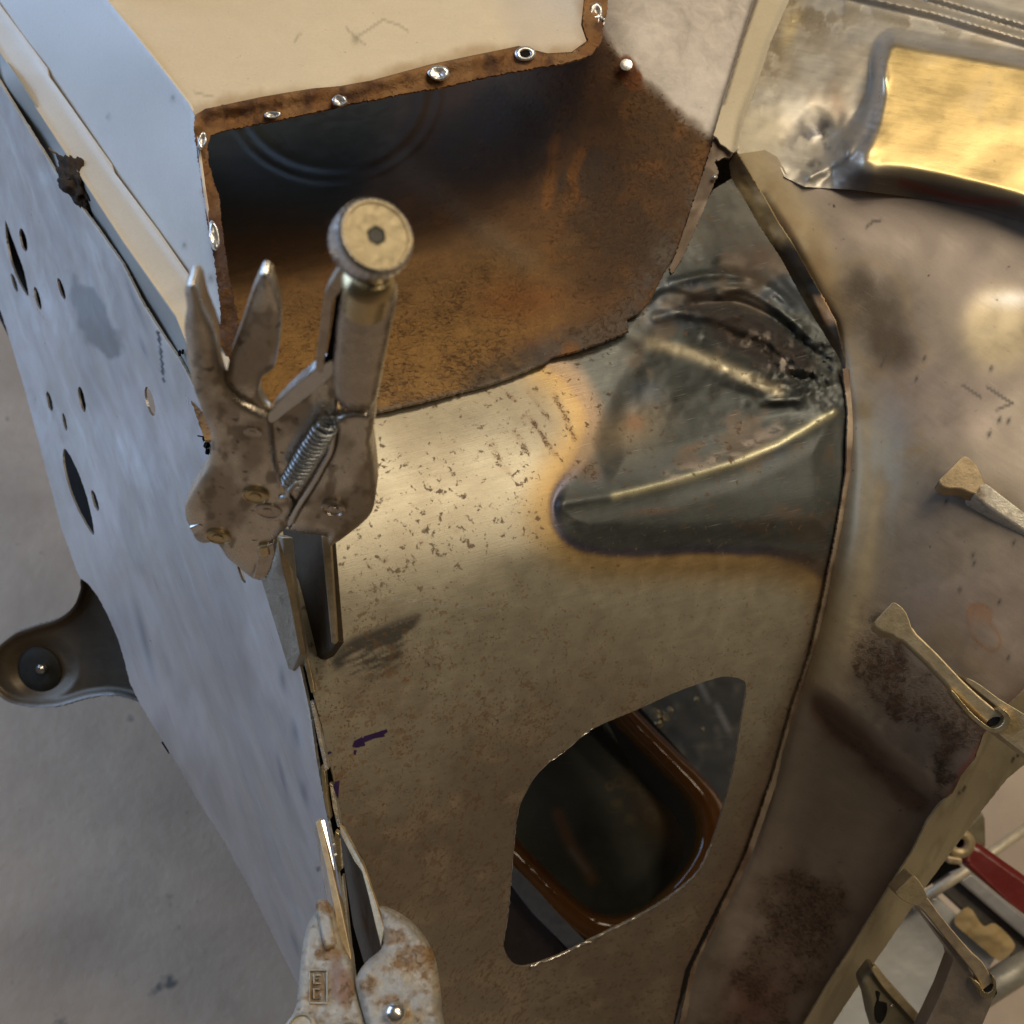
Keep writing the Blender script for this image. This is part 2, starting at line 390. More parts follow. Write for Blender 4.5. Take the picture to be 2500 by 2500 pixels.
M_red = metal_mat('red enamel', (.13, .014, .012), .35, .0, .0, var=.15, bump=.1, scale=40)
M_greybar = metal_mat('grey steel bar', (.42, .42, .43), .4, .6, .0, var=.2, scale=30)
M_olive = metal_mat('olive steel', (.20, .17, .11), .5, .5, .15, var=.3, scale=60)
M_rag = metal_mat('yellowed paper', (.42, .32, .16), .8, 0, 0, var=.3, scale=60)
M_dirt = metal_mat('dirt clod', (.06, .045, .035), .9, 0, .35, rustcol=(.10, .06, .035), rustb=(.02, .015, .012), fine=700, bump=1, dist=.002, scale=300)
M_ink = metal_mat('violet marker ink', (.025, .010, .06), .45, 0, 0, var=.2, bump=.1)
M_black = metal_mat('flat black', (.012, .011, .010), .8, 0, 0, var=.3)  # also stands in for the shade in slots, holes and gaps
M_straw = metal_mat('dry fibre', (.14, .10, .07), .8, 0, 0, var=.2)

# ------------------------------------------------------------------ surfaces of the place
S_tan = Surf([(560, 1100, .480), (700, 1050, .478), (720, 1350, .462), (780, 1700, .466), (830, 2050, .486), (900, 2500, .535),
              (1000, 950, .505), (1300, 880, .532), (1300, 1100, .508), (1300, 1350, .496), (1300, 1700, .522), (1300, 2050, .572), (1300, 2500, .665),
              (1785, 435, .600), (1600, 720, .553), (1750, 900, .560), (2060, 850, .585), (2060, 1200, .566), (1980, 1500, .575), (1850, 1900, .612), (1650, 2500, .70)])
def tan_relief(x, y):
    r1 = [(1360, 1232), (1500, 1210), (1620, 1182), (1720, 1152), (1800, 1128), (1900, 1088), (1960, 1052), (2040, 1005)]
    r2 = [(1540, 812), (1590, 840), (1700, 868), (1780, 903), (1870, 945), (1980, 985)]
    d1 = dline(x, y, r1); d2 = dline(x, y, r2)
    lobe = sd(x, y, LOBE)
    low = ss(0, 60, lobe)
    o = 3.6*np.exp(-(np.sqrt(d1*d1+36)-6)/26)*ss(0, 30, lobe) + 2.6*np.exp(-(d2/30)**2)
    # swelling between the lower crease and the tint border
    belly = sd(x, y, [(1360, 1235), (1620, 1185), (1800, 1130), (2040, 1010), (2060, 1330), (1850, 1332), (1600, 1345), (1420, 1335), (1370, 1290)])
    o += 3.0*ss(0, 70, belly)
    val = sd(x, y, [(1560, 850), (1780, 920), (2020, 990), (1900, 1080), (1700, 1150), (1480, 1200), (1440, 1080), (1480, 960)])
    o -= 2.6*ss(0, 80, val)
    o += .6*ss(0, 25, lobe)*ss(1160, 1220, y)
    # creases of the hammered corner
    c1 = smooth([(1565, 760), (1610, 715), (1655, 712), (1700, 722), (1760, 712), (1830, 722), (1900, 765), (1960, 815), (2020, 850)], 6, False)
    s_ = np.interp(x, c1[:, 0], c1[:, 1])-y
    gus = ss(1560, 1600, x)*ss(1000, 900, y)
    o += gus*(2.8*ss(-9, 14, s_)*np.exp(-np.maximum(s_, 0)/90))
    c2 = smooth([(1690, 742), (1790, 738), (1870, 768), (1930, 810), (1985, 858)], 6, False)
    o -= 3.4*np.exp(-(dline(x, y, c2)/11)**2)
    for pl, h, w_ in (([(1780, 905), (1860, 905), (1950, 900), (2030, 880)], 1.3, 12), ([(1850, 930), (1930, 925), (2030, 935)], -1.6, 10), ([(1760, 720), (1850, 700), (1930, 740), (2010, 810)], 1.6, 12), ([(1620, 740), (1700, 775), (1800, 772)], 1.4, 12), ([(1640, 690), (1760, 670), (1880, 700), (1980, 790), (2040, 870)], 1.8, 11), ([(1720, 820), (1850, 870), (2040, 925)], 2.0, 9), ([(1900, 700), (1970, 780), (2030, 850)], -2.0, 9), ([(1820, 985), (1930, 975), (2030, 955)], 1.8, 10), ([(1760, 640), (1880, 660), (1960, 720)], -1.2, 14)):
        o += h*np.exp(-(dline(x, y, smooth(pl, 5, False))/w_)**2)*np.clip(fbm(x, y, 45, 12, 2)*2-.3, 0, 1.3)
    c3 = smooth([(1600, 775), (1700, 762), (1790, 800), (1880, 838), (1950, 885)], 6, False)
    o += 1.8*np.exp(-(dline(x, y, c3)/14)**2)
    o -= 7*blob(x, y, 1825, 838, 95, 34, 24)
    o -= 1.5*blob(x, y, 1640, 860, 60, 30, 20)
    o += 2.0*blob(x, y, 1700, 560, 60, 90, 0)
    # molten wrinkles by the seam
    wr = blob(x, y, 1965, 890, 110, 70, 30)
    o += wr*((fbm(x, y, 30, 5, 3)-.5)*14+(fbm(x, y, 11, 6, 2)-.5)*4)
    o += (fbm(x, y, 60, 8, 3)-.5)*1.5*ss(0, 90, lobe)*ss(1150, 950, y)
    o += (fbm(x, y, 320, 3, 3)-.5)*1.6
    # edge of the hole slightly rolled down
    return o
LOBE = smooth([(1330, 872), (1385, 925), (1425, 985), (1438, 1035), (1425, 1085), (1395, 1140), (1362, 1190), (1348, 1235), (1354, 1285), (1385, 1325),
               (1440, 1347), (1560, 1354), (1720, 1350), (1860, 1352), (1960, 1375), (2100, 1420), (2150, 1000), (2120, 700), (1950, 420), (1760, 380), (1500, 640), (1450, 800)], 6)
HOLE = smooth([(1821, 1670), (1808, 1658), (1780, 1652), (1743, 1657), (1650, 1690), (1564, 1729), (1448, 1779), (1386, 1828), (1316, 1884), (1281, 1940), (1264, 1985), (1254, 2076),
               (1241, 2221), (1230, 2296), (1231, 2315), (1240, 2336), (1262, 2358), (1295, 2358), (1366, 2333), (1432, 2300), (1540, 2246), (1606, 2209), (1664, 2167), (1705, 2126),
               (1736, 2062), (1759, 1993), (1788, 1890), (1809, 1766), (1820, 1703)], 4)
SEAM = [(2055, 900), (2068, 1000), (2064, 1150), (2040, 1300), (2004, 1480), (1976, 1600), (1934, 1720), (1884, 1900), (1822, 2080), (1742, 2250), (1684, 2370), (1652, 2520)]
def tan_paint(x, y):
    p = Paint(x, y, (.36, .325, .245), .44, .50, .35)
    n = fbm(x, y, 240, 21, 4); n2 = fbm(x, y, 70, 22, 4)
    p.mix(ss(.45, .7, n)*.5, (.29, .24, .17), .52)
    p.mix(ss(1500, 2100, y+300*(n-.5))*.75, (.15, .11, .08), .5, .42)  # lower part darkened in the colour where the panel turns from the lamps
    p.mix(ss(.5, .75, n2)*ss(1500, 1900, y)*.5, (.33, .25, .17))
    p.mix(ss(.45, .7, fbm(x, y*1.4, 60, 25, 4))*ss(2100, 2300, y)*.5, (.32, .26, .18), .45, .6)
    p.fxadd(0, (.68+.4*(n2-.5))*ss(1480, 1300, x)+(.62+.3*(n2-.5))*ss(1300, 1480, x)+.17*ss(1300, 1700, y))
    for a, b, w, s_ in (((1290, 960), (1345, 1030), 9, .62), ((1355, 965), (1402, 1070), 13, .75), ((1295, 1020), (1358, 1112), 11, .75), ((1255, 1055), (1288, 1102), 14, .7),
                        ((1200, 1080), (1215, 1120), 16, .62), ((1238, 962), (1258, 978), 8, .8), ((1215, 1130), (1250, 1160), 14, .55), ((1290, 1005), (1275, 1020), 10, .6)):
        p.fxadd(1, (s_*.92)*np.exp(-(dline(x, y, [a, b])/w)**2)*(.55+.75*fbm(x, y, 14, 23, 3)))
    for cx, cy, r, s_ in ((1310, 1500, 30, .45), (940, 1368, 12, .7), (1030, 1325, 16, .5), (1055, 1535, 10, .6), (940, 1470, 12, .5), (1120, 1670, 40, .42), (950, 1650, 12, .75), (990, 1660, 14, .75),
                         (1060, 1605, 8, .6), (1030, 1730, 30, .4), (1390, 1675, 16, .5), (910, 1740, 10, .7), (870, 1930, 14, .6), (800, 1755, 14, .55), (1115, 1298, 12, .5), (1430, 1560, 18, .45), (1510, 1380, 8, .9), (1390, 1365, 9, .7)):
        p.fxadd(1, s_*np.exp(-(((x-cx)**2+(y-cy)**2)/r**2)))
    # soot smudge
    sm_ = sd(x, y, smooth([(806, 1612), (850, 1562), (930, 1528), (1022, 1497), (1018, 1530), (985, 1575), (975, 1625), (900, 1658), (835, 1645)], 4))
    st = fbm(x+y*.8, (y*1.0+x*.42)*4, 50, 31, 4)
    p.mix(ss(-14, 14, sm_)*ss(.22, .52, st)*.95, (.035, .032, .027), .7, .2)
    # temper colours
    lobe = sd(x, y, LOBE); wob = (fbm(x, y, 90, 41, 3)-.5)*14
    L = lobe+wob
    soft = 1+1.3*ss(1190, 1080, y); crisp = ss(1120, 1200, y)
    p.mix(ss(-110, -6, L)*.75*ss(2300, 1300, y), (.40, .25, .075), .42, .7)
    L = L/soft
    p.mix(ss(-16, 2, L)*(.5+.5*crisp), (.15, .095, .065), .4, .7)
    p.mix(ss(-7, 4, L)*(.35+.65*crisp), (.075, .072, .10), .4, .7)
    p.mix(ss(4, 26, L), (.070, .076, .074), .46, .6)
    p.mix(ss(26, 120, L)*.8*ss(1150, 1000, y), (.032, .037, .038), .38, .65)
    g = fbm(x, y, 120, 44, 4)
    p.mix(ss(.5, .66, g)*ss(30, 60, L)*ss(1250, 1150, y)*.7, (.055, .068, .088), .42, .7)
    p.mix(ss(.55, .70, fbm(x, y, 80, 47, 4))*ss(30, 60, L)*.7, (.10, .075, .055), .5, .5)
    # straw island inside the lobe
    p.mix(blob(x, y, 1530, 1050, 90, 50, -25)*.75, (.20, .155, .10), .46, .6)
    p.mix(blob(x, y, 1548, 1032, 24, 20)*.8, (.17, .09, .05), .5, .6)
    p.fxadd(1, .62*blob(x, y, 1440, 1150, 50, 42, 40)*ss(0, 20, L))
    p.fxadd(1, .55*blob(x, y, 1600, 1248, 110, 14, -3)); p.fxadd(1, .6*blob(x, y, 1700, 1090, 38, 14, -20)); p.fxadd(1, .5*blob(x, y, 1735, 1235, 22, 14))
    # lighter lines on the ridge crests, scaled metal, near-black crusted hollow
    p.mix(np.exp(-(dline(x, y, [(1500, 1212), (1620, 1184), (1800, 1130), (1960, 1052), (2035, 1008)])/9)**2)*.8, (.46, .43, .28), .36, .8)
    p.mix(np.exp(-(dline(x, y+4, [(1590, 842), (1700, 870), (1780, 905), (1900, 958)])/14)**2)*.8, (.34, .30, .21), .38, .75)
    p.mix(ss(.35, .6, fbm(x, y*2, 30, 51, 3))*np.exp(-(dline(x, y+16, [(1640, 1180), (1760, 1135), (1900, 1065)])/16)**2)*.8, (.26, .22, .19), .5, .5)
    cr = sd(x, y, smooth([(1690, 745), (1790, 745), (1870, 775), (1950, 840), (1990, 905), (1900, 900), (1830, 880), (1760, 850), (1720, 800)], 4))
    p.mix(ss(-10, 14, cr+(fbm(x, y, 40, 53, 4)-.5)*40), (.012, .009, .008), .7, .0)
    p.fxadd(1, .30*ss(-10, 30, cr)); p.fxadd(2, .6*ss(-20, 20, cr)); p.fxadd(2, .7*blob(x, y, 1995, 880, 70, 70))
    p.mix(ss(.56, .66, fbm(x, y, 22, 55, 4))*blob(x, y, 1885, 860, 75, 34, 25)*1.2, (.34, .29, .25), .5, .4)
    p.mix(ss(640, 560, y)*.5, (.11, .10, .085), .5, .5)
    p.mix(blob(x, y, 1850, 630, 60, 40)*.6, (.08, .05, .035), .6, .4)
    # brown burn at the foot of the tint next to the seam
    p.mix(blob(x, y, 1960, 1372, 110, 32, 8)*.9, (.055, .038, .026), .6, .4)
    p.mix(blob(x, y, 1700, 1385, 260, 26, 2)*.5, (.22, .13, .05), .45, .6)
    p.mix(ss(60, 10, dline(x, y, SEAM))*ss(1300, 1500, y)*.6, (.18, .12, .08), .55, .4)
    # hairline scratches
    p.mix(ss(2.2, .6, dline(x, y, [(945, 1458), (1080, 1476), (1195, 1487)]))*.8, (.72, .68, .6), .25, .9)
    return p

S_blue = Surf([(-40, 140, .655), (0, 200, .640), (240, 560, .567), (440, 880, .507), (640, 1370, .474), (757, 1740, .470), (815, 2080, .483), (885, 2540, .525),
               (15, 800, .74), (100, 1100, .70), (196, 1412, .665), (303, 1610, .65), (435, 1870, .64), (600, 2150, .64), (800, 2540, .62), (-40, 640, .78), (250, 1000, .617), (450, 1500, .560)])
car = thing('car_body', (0.05, .45, .60), 'stripped steel car body corner with rusty opening, beige primer and welded panels', 'car body')

S_rim = Surf([(480, 300, .500), (800, 235, .515), (1100, 175, .535), (1300, 140, .550), (1460, 110, .570), (1440, 0, .585), (500, 450, .496), (545, 650, .490), (575, 850, .484)])
S_top = Surf([(480, 285, .500), (800, 235, .515), (1100, 175, .535), (1300, 140, .550), (1460, 110, .570), (260, 0, .560), (700, 0, .568), (1100, 0, .578), (1450, 0, .588)])
S_side = Surf([(260, 0, .560), (365, 130, .527), (480, 285, .500), (510, 500, .494), (550, 700, .489), (575, 850, .484), (0, 20, .66), (110, 160, .625), (270, 400, .575), (480, 700, .512), (540, 800, .495)])
e = lambda x, y, o: (x, y, float(S_tan(x, y))-o)
S_rust = Surf([e(600, 1060, .004), e(920, 1005, .004), e(1150, 950, .004), e(1350, 880, .006), e(1450, 843, .008), e(1540, 812, .009), e(1600, 700, .008), e(1690, 500, .006), (1760, 330, .597), (1845, 0, .640),
               (1470, 110, .600), (1470, 0, .607), (1650, 200, .600), (1350, 200, .640), (1250, 400, .655), (1450, 500, .610), (1200, 620, .60), (900, 700, .585), (650, 800, .555), (600, 950, .51),
               (950, 420, .72), (700, 400, .76), (520, 500, .74), (520, 300, .83), (900, 200, .84), (1150, 150, .80), (540, 700, .60)])
S_upper = Surf([(1800, 375, .596), (1925, 0, .640), (1870, 200, .612), (2500, 0, .625), (2200, 0, .63), (2500, 500, .575), (2150, 450, .588)])
su = lambda x, y: (x, y, float(S_upper(x, y))-.0005)
TOPB = dens([(1925, 432), (1975, 448), (2080, 452), (2200, 466), (2300, 482), (2400, 502), (2540, 540)], 45, closed=False)
S_right = Surf([(1800, 375, .596), (1950, 600, .590), e(2060, 880, .002), e(2072, 1100, .002), e(2010, 1480, .002), e(1890, 1880, .002), e(1830, 2080, .002), e(1660, 2500, .002),
                *[su(a_, b_) for a_, b_ in TOPB[3::2]], (2500, 800, .556), (2150, 700, .580), (2200, 1100, .548), (2500, 1100, .530), (2450, 1500, .525), (2200, 1500, .545), (2400, 1800, .535), (2200, 2100, .585), (1960, 2500, .65), (2050, 1900, .580), (1800, 2350, .655)])

# --- inner lining of the opening -----------------------------------------
def rust_paint(x, y):
    p = Paint(x, y, (.125, .062, .024), .75, .0, .8)
    n = fbm(x, y, 130, 61, 5); n2 = fbm(x, y, 45, 62, 4)
    p.mix(ss(.45, .65, n), (.085, .045, .020))
    p.mix(ss(.5, .7, n2)*.6, (.20, .09, .026))
    # lighter ochre floor with brown pitting
    fl = ss(540, 760, y+(n-.5)*160+.12*(x-900))*ss(1450, 1230, x+(n2-.5)*120)
    p.mix(fl*.9, (.30, .165, .055), .8); p.mix(fl*ss(680, 900, y)*.8, (.46, .25, .07), .8)
    p.fxadd(1, (.50+.45*(n2-.5))*fl)
    p.fxadd(2, .6*fl+.3); p.fxadd(1, .50*(1-fl)*(.7+.6*n2)); p.mix(np.exp(-(dline(x, y, [(1000, 390), (1130, 520), (1280, 640)])/34)**2)*.35, (.20, .16, .11), .6)
    # dark bare patches
    wx = x+(fbm(x, y, 60, 63, 4)-.5)*90; wy = y+(fbm(x, y, 60, 64, 4)-.5)*90
    for c in ((1470, 430, 52, 80, 5), (1385, 450, 14, 50, 5), (1490, 560, 90, 70, 20), (1300, 350, 60, 110, 0), (1402, 300, 10, 45, 8), (1590, 600, 60, 60, 0)):
        p.mix(ss(.33, .55, blob(wx, wy, *c)+(n2-.5)*.3)*.85, (.065, .045, .03), .6, .2)
    for pl in ([(1355, 330), (1345, 420), (1335, 500)], [(1420, 370), (1395, 430), (1405, 480)]):
        p.mix(ss(16, 6, dline(x, y, pl)+(n2-.5)*16)*.8, (.26, .11, .028), .85)
    p.mix(blob(x, y, 1260, 735, 90, 50)*.7, (.30, .10, .02)); p.mix(blob(x, y, 1330, 860, 70, 40)*.7, (.24, .075, .03))
    # greasy grey back of the box
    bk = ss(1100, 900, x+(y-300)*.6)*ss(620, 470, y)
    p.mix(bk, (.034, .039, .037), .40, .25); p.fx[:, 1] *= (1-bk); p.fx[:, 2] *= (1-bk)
    p.mix(ss(.25, .75, blob(x, y, 1140, 320, 240, 170, 25)+(n2-.5)*.3)*.92, (.022, .012, .007), .8)  # shade under the top panel, blackened into the lining colour
    # grey scale by the lower right edge
    ed = dline(x, y, [(1200, 945), (1350, 880), (1540, 812), (1620, 680), (1690, 520)])
    p.mix(ss(.35, .6, n2)*ss(95, 20, ed)*.9, (.12, .11, .09), .6, .3)
    p.mix(ss(8, 2, dline(x, y, [(900, 1008), (1150, 950), (1300, 900)]))*.7, (.3, .26, .2), .5, .4)
    # grey pink primer of the side wall
    ln = smooth([(1500, -60), (1475, 30), (1500, 110), (1560, 170), (1625, 245), (1690, 300), (1745, 335), (1800, 330), (1900, -60)], 5)
    w = sd(x, y, ln)+(n2-.5)*30
    p.mix(ss(-22, 16, w), (.50, .455, .42), .42, .0, .25); k = ss(-10, 16, w)
    p.fx[:, 1] *= (1-k); p.fx[:, 2] *= (1-k); p.fxadd(1, .42*np.exp(-((w+8)/22)**2)); p.fxadd(0, .35*k)
    for cx, cy, r in ((1529, 172, 30), (1545, 195, 26)):
        mm = ss(.4, .6, np.exp(-(((x-cx)/r)**2+((y-cy)/(r*1.3))**2))+(n2-.5)*.3); p.mix(mm, (.17, .06, .022), .9, 0)
    return p
def rust_relief(x, y):
    o = (fbm(x, y, 16, 71, 3)-.5)*.7*ss(500, 800, y)+(fbm(x, y, 200, 72, 3)-.5)*3
    r = np.hypot((x-810)*1.0, (y-215)*1.15)
    o += (7*np.exp(-((r-225)/13)**2)+5*np.exp(-((r-262)/9)**2))*ss(480, 700, x)*ss(1150, 1080, x)
    o += 3*np.exp(-(dline(x, y, [(1000, 390), (1130, 520), (1280, 640)])/26)**2)
    o += 6*blob(x, y, 1530, 165, 22, 18)*.3
    return o
out = [(500, 1075), (600, 1062), (700, 1052), (800, 1035), (920, 1006), (1010, 985), (1080, 968), (1190, 940), (1260, 915), (1330, 885), (1345, 872), (1400, 858), (1470, 835), (1534, 808), (1530, 778), (1558, 765),
       (1585, 735), (1618, 668), (1646, 620), (1672, 545), (1698, 470), (1722, 400), (1742, 338), (1766, 240), (1800, 130), (1850, -40), (420, -40), (440, 900)]
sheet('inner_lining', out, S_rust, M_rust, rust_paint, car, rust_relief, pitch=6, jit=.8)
tag(bpy.data.objects['inner_lining'], 'rust covered inner lining of the opening')

# --- beige top of the box -------------------------------------------------
def paint_beige(x, y):
    p = Paint(x, y, (.68, .58, .42), .42, .0, .12)
    n = fbm(x, y, 300, 81, 3)
    p.mix(ss(.4, .7, n)*.25, (.66, .55, .40)); p.fxadd(0, .38*np.ones(len(x)))
    p.mix(ss(0, 1, ss(1180, 1300, x+(60-y)*.4))*.5, (.52, .47, .43), .42)  # shading of the upturned right end greyed into the colour
    d = dline(x, y, smooth([(470, 300), (500, 270), (640, 240), (800, 228), (907, 200), (1051, 161), (1219, 126), (1336, 135), (1401, 130), (1438, 102), (1430, 0)], 4, False))
    p.mix(ss(34, 2, d+(fbm(x, y, 40, 82, 4)-.5)*34)*.7, (.36, .24, .12), .6)
    for pl in ([(845, 68), (868, 92), (900, 72), (935, 48), (975, 62), (998, 76)], [(475, 225), (500, 232), (520, 236)], [(720, 100), (735, 80)], [(868, 92), (890, 108)]):
        p.mix(ss(4.5, 1, dline(x, y, pl))*.6, (.33, .28, .19), .7)
    p.mix(blob(x, y, 868, 96, 9, 12)*.7, (.30, .26, .17))
    p.mix(ss(9, 2, dline(x, y, [(262, 5), (326, 80), (419, 198), (462, 255)]))*.7, (.70, .68, .66), .4)
    return p
def top_relief(x, y):
    a = np.array([1225, -40.]); b = np.array([1380, 130.]); t = b-a; t /= np.hypot(*t)
    s_ = (x-a[0])*(-t[1])*(-1)+(y-a[1])*t[0]*(-1)
    o = 22*ss(-25, 190, s_)**1.5+(fbm(x, y, 260, 83, 3)-.5)*1.5
    d = dline(x, y, [(262, 5), (326, 80), (419, 198), (470, 262)])
    return o-1.3*np.exp(-d/14)
sheet('top_panel', [(258, -40), (262, 0), (326, 79), (380, 148), (419, 198), (461, 253), (476, 280), (500, 266), (640, 236), (760, 216), (830, 210), (907, 196), (1051, 157), (1150, 136), (1219, 122), (1266, 112), (1336, 130),
                    (1395, 127), (1432, 100), (1418, 60), (1424, 0), (1424, -40)], S_top, M_paint, paint_beige, car, top_relief, pitch=6)
# --- rusty flange round the opening ---------------------------------------
def flange_paint(x, y):
    p = Paint(x, y, (.26, .125, .045), .7, .1, .6); n = fbm(x, y, 30, 91, 4)
    p.mix(ss(.4, .65, n), (.13, .06, .03)); p.mix(ss(.5, .7, fbm(x, y, 60, 92, 3))*.7, (.38, .21, .09))
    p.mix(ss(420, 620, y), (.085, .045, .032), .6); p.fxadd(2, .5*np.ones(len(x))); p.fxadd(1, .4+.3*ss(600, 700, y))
    return p
fo = [(473, 300), (476, 284), (500, 266), (640, 238), (760, 218), (830, 212), (907, 198), (1051, 159), (1150, 138), (1219, 124), (1266, 114), (1336, 133), (1399, 129), (1436, 101), (1422, 60), (1428, 0), (1430, -40)]
fi = [(1490, -40), (1484, 0), (1482, 30), (1472, 65), (1468, 102), (1443, 135), (1373, 156), (1303, 165), (1173, 191), (1080, 212), (986, 228), (851, 254), (760, 275), (652, 298), (540, 320), (514, 331), (506, 354), (509, 396),
      (536, 489), (545, 582), (559, 675), (578, 769), (592, 850), (560, 880), (526, 815), (540, 783), (536, 727), (526, 652), (508, 559), (494, 466), (480, 363)]
def flange_relief(x, y):
    d = dline(x, y, fo)
    return 1.2-4.5*ss(4, 40, d)*ss(1350, 1200, x)+(fbm(x, y, 40, 93, 3)-.5)*3.2+(fbm(x, y, 110, 94, 2)-.5)*3
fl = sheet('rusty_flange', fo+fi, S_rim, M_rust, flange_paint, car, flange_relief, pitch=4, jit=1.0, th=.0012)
for k, (cx, cy, rx, ry, a) in enumerate([(666, 280, 20, 8, -5), (829, 246, 18, 13, 10), (1070, 178, 24, 17, 5), (494, 344, 9, 21, 10), (524, 575, 12, 34, -8), (1455, 28, 15, 20, 0), (1468, 52, 9, 14, 0)]):
    n = 14; dd = float(S_rim(cx, cy)); t = np.arange(n)*2*np.pi/n
    if cx < 600: dd -= .002
    rng = np.random.default_rng(k)
    vs = [V(cx, cy, dd-.0015)]; fs = []
    for rr, off in ((.35, -.0012), (.75, -.0026), (1.0, -.0024), (1.12, 0.001)):
        for i in range(n):
            q = 1+rng.normal()*.08; c_, s_ = math.cos(math.radians(a)), math.sin(math.radians(a))
            ex, ey = rx*rr*q*math.cos(t[i]), ry*rr*q*math.sin(t[i])
            vs.append(V(cx+ex*c_-ey*s_, cy+ex*s_+ey*c_, dd+off+rng.normal()*.0004))
    fs = [[0, 1+i, 1+(i+1) % n] for i in range(n)]
    for r_ in range(3):
        b0 = 1+r_*n
        fs += [[b0+i, b0+n+i, b0+n+(i+1) % n, b0+(i+1) % n] for i in range(n)]
    mesh_obj('spot_weld', vs, fs, M_weld, fl)
# drilled out weld: ring with a black hole
def ring_px(name, cx, cy, rx, ry, dd, mat, parent, inner=.55, h=.0012):
    n = 20; vs = []; fs = []
    for rr, off in ((inner, .001), (inner, -h), (1.0, -h*.8), (1.1, .0012)):
        for i in range(n):
            t = 2*np.pi*i/n; vs.append(V(cx+rx*rr*math.cos(t), cy+ry*rr*math.sin(t), dd+off))
    for r_ in range(3): fs += [[r_*n+i, (r_+1)*n+i, (r_+1)*n+(i+1) % n, r_*n+(i+1) % n] for i in range(n)]
    return mesh_obj(name, vs, fs, mat, parent)
def disc_px(name, cx, cy, rx, ry, dd, mat, parent, ang=0, dome=0, n=20):
    c_, s_ = math.cos(math.radians(ang)), math.sin(math.radians(ang)); vs = [V(cx, cy, dd-dome)]; fs = []
    R = [(.4, .85), (.75, .45), (1, 0)] if dome else [(1, 0)]
    for rr, hh in R:
        for i in range(n):
            t = 2*np.pi*i/n; ex, ey = rx*rr*math.cos(t), ry*rr*math.sin(t); vs.append(V(cx+ex*c_-ey*s_, cy+ex*s_+ey*c_, dd-dome*hh))
    fs = [[0, 1+i, 1+(i+1) % n] for i in range(n)]
    for r_ in range(len(R)-1): fs += [[1+r_*n+i, 1+(r_+1)*n+i, 1+(r_+1)*n+(i+1) % n, 1+r_*n+(i+1) % n] for i in range(n)]
    return mesh_obj(name, vs, fs, mat, parent)
ring_px('drilled_weld', 1282, 131, 24, 17, float(S_rim(1282, 131))-.0035, M_weld, fl)
disc_px('drill_hole', 1284, 132, 14, 10, float(S_rim(1282, 131))-.0042, M_black, fl)
o = disc_px('spot_weld', 1529, 158, 15, 14, float(S_rust(1529, 158))-.004, M_weld, bpy.data.objects['inner_lining'], dome=.0006)

# --- blue lit side of the box, ledge and gutter ---------------------------
def side_paint(x, y):
    p = Paint(x, y, (.58, .545, .49), .40, .0, .15); p.fxadd(0, .33*np.ones(len(x)))
    p.mix(ss(9, 1, dline(x, y, [(262, 5), (326, 80), (419, 198), (470, 270), (478, 360)]))*.6, (.72, .72, .72))
    p.mix(ss(14, 2, dline(x, y, [(500, 466), (515, 559), (530, 652), (545, 740)])+(fbm(x, y, 30, 95, 3)-.5)*12)*.5, (.3, .2, .14))
    for cx, cy, r in ((515, 680, 7), (450, 600, 5), (422, 240, 5), (265, 285, 4)): p.mix(blob(x, y, cx, cy, r, r*1.6)*.8, (.14, .12, .11))
    return p
sheet('side_panel', [(-60, -20), (-40, -44), (258, -40), (262, 0), (326, 79), (419, 198), (461, 253), (476, 282), (484, 363), (498, 466), (512, 559), (530, 652), (540, 727), (544, 800), (560, 870), (548, 872), (494, 752), (460, 700),
                     (368, 568), (258, 412), (178, 292), (98, 172), (-12, 22), (-60, -20)][:-1], S_side, M_paint, side_paint, car, lambda x, y: (fbm(x, y, 300, 96, 3)-.5)*2, pitch=8)
e2 = lambda x, y, o: (x, y, float(S_side(x, y))+o)
S_ledge = Surf([e2(-30, -25, -.002), e2(0, 15, -.002), e2(110, 165, -.002), e2(190, 285, -.002), e2(270, 405, -.002), e2(380, 560, -.002), e2(480, 700, -.002), e2(545, 830, -.002), (0, 130, .646), (150, 360, .590), (300, 590, .538), (440, 800, .496), (520, 900, .483)])
def ledge_paint(x, y):
    p = Paint(x, y, (.55, .49, .39), .45, .0, .15); p.fxadd(0, .3*np.ones(len(x)))
    p.mix(ss(12, 2, dline(x, y, [(0, 15), (270, 405), (480, 700)]))*.5, (.66, .60, .5)); return p
def ledge_relief(x, y):
    d1 = dline(x, y, [(-40, -40), (0, 15), (110, 165), (270, 405), (480, 700), (545, 830)])
    d2 = dline(x, y, [(-40, 70), (0, 130), (150, 360), (300, 590), (430, 775), (470, 860)])
    return 2.0*ss(16, 30, d1)*0+1.6*np.exp(-(d1/12)**2)+1.5*np.exp(-(d2/7)**2)
sheet('ledge', [(-40, -44), (0, 12), (115, 165), (118, 185), (273, 400), (278, 420), (385, 560), (475, 690), (505, 745), (552, 860), (600, 960), (560, 1000), (455, 838), (430, 772), (300, 588), (150, 358), (0, 128), (-40, 66)],
      S_ledge, M_paint, ledge_paint, car, ledge_relief, pitch=6)
sb = lambda x, y, o: (x, y, float(S_blue(x, y))+o)
S_gut = Surf([(0, 130, .654), (150, 360, .598), (300, 590, .546), (440, 800, .504), sb(0, 200, .010), sb(140, 425, .009), sb(300, 645, .008), sb(440, 880, .006), sb(505, 1040, .006), sb(0, 330, .03), sb(150, 560, .03), sb(380, 960, .03), sb(520, 1200, .02)])
def gut_paint(x, y):
    p = Paint(x, y, (.33, .32, .29), .5, .1, .2); p.fxadd(0, .3*np.ones(len(x))); return p
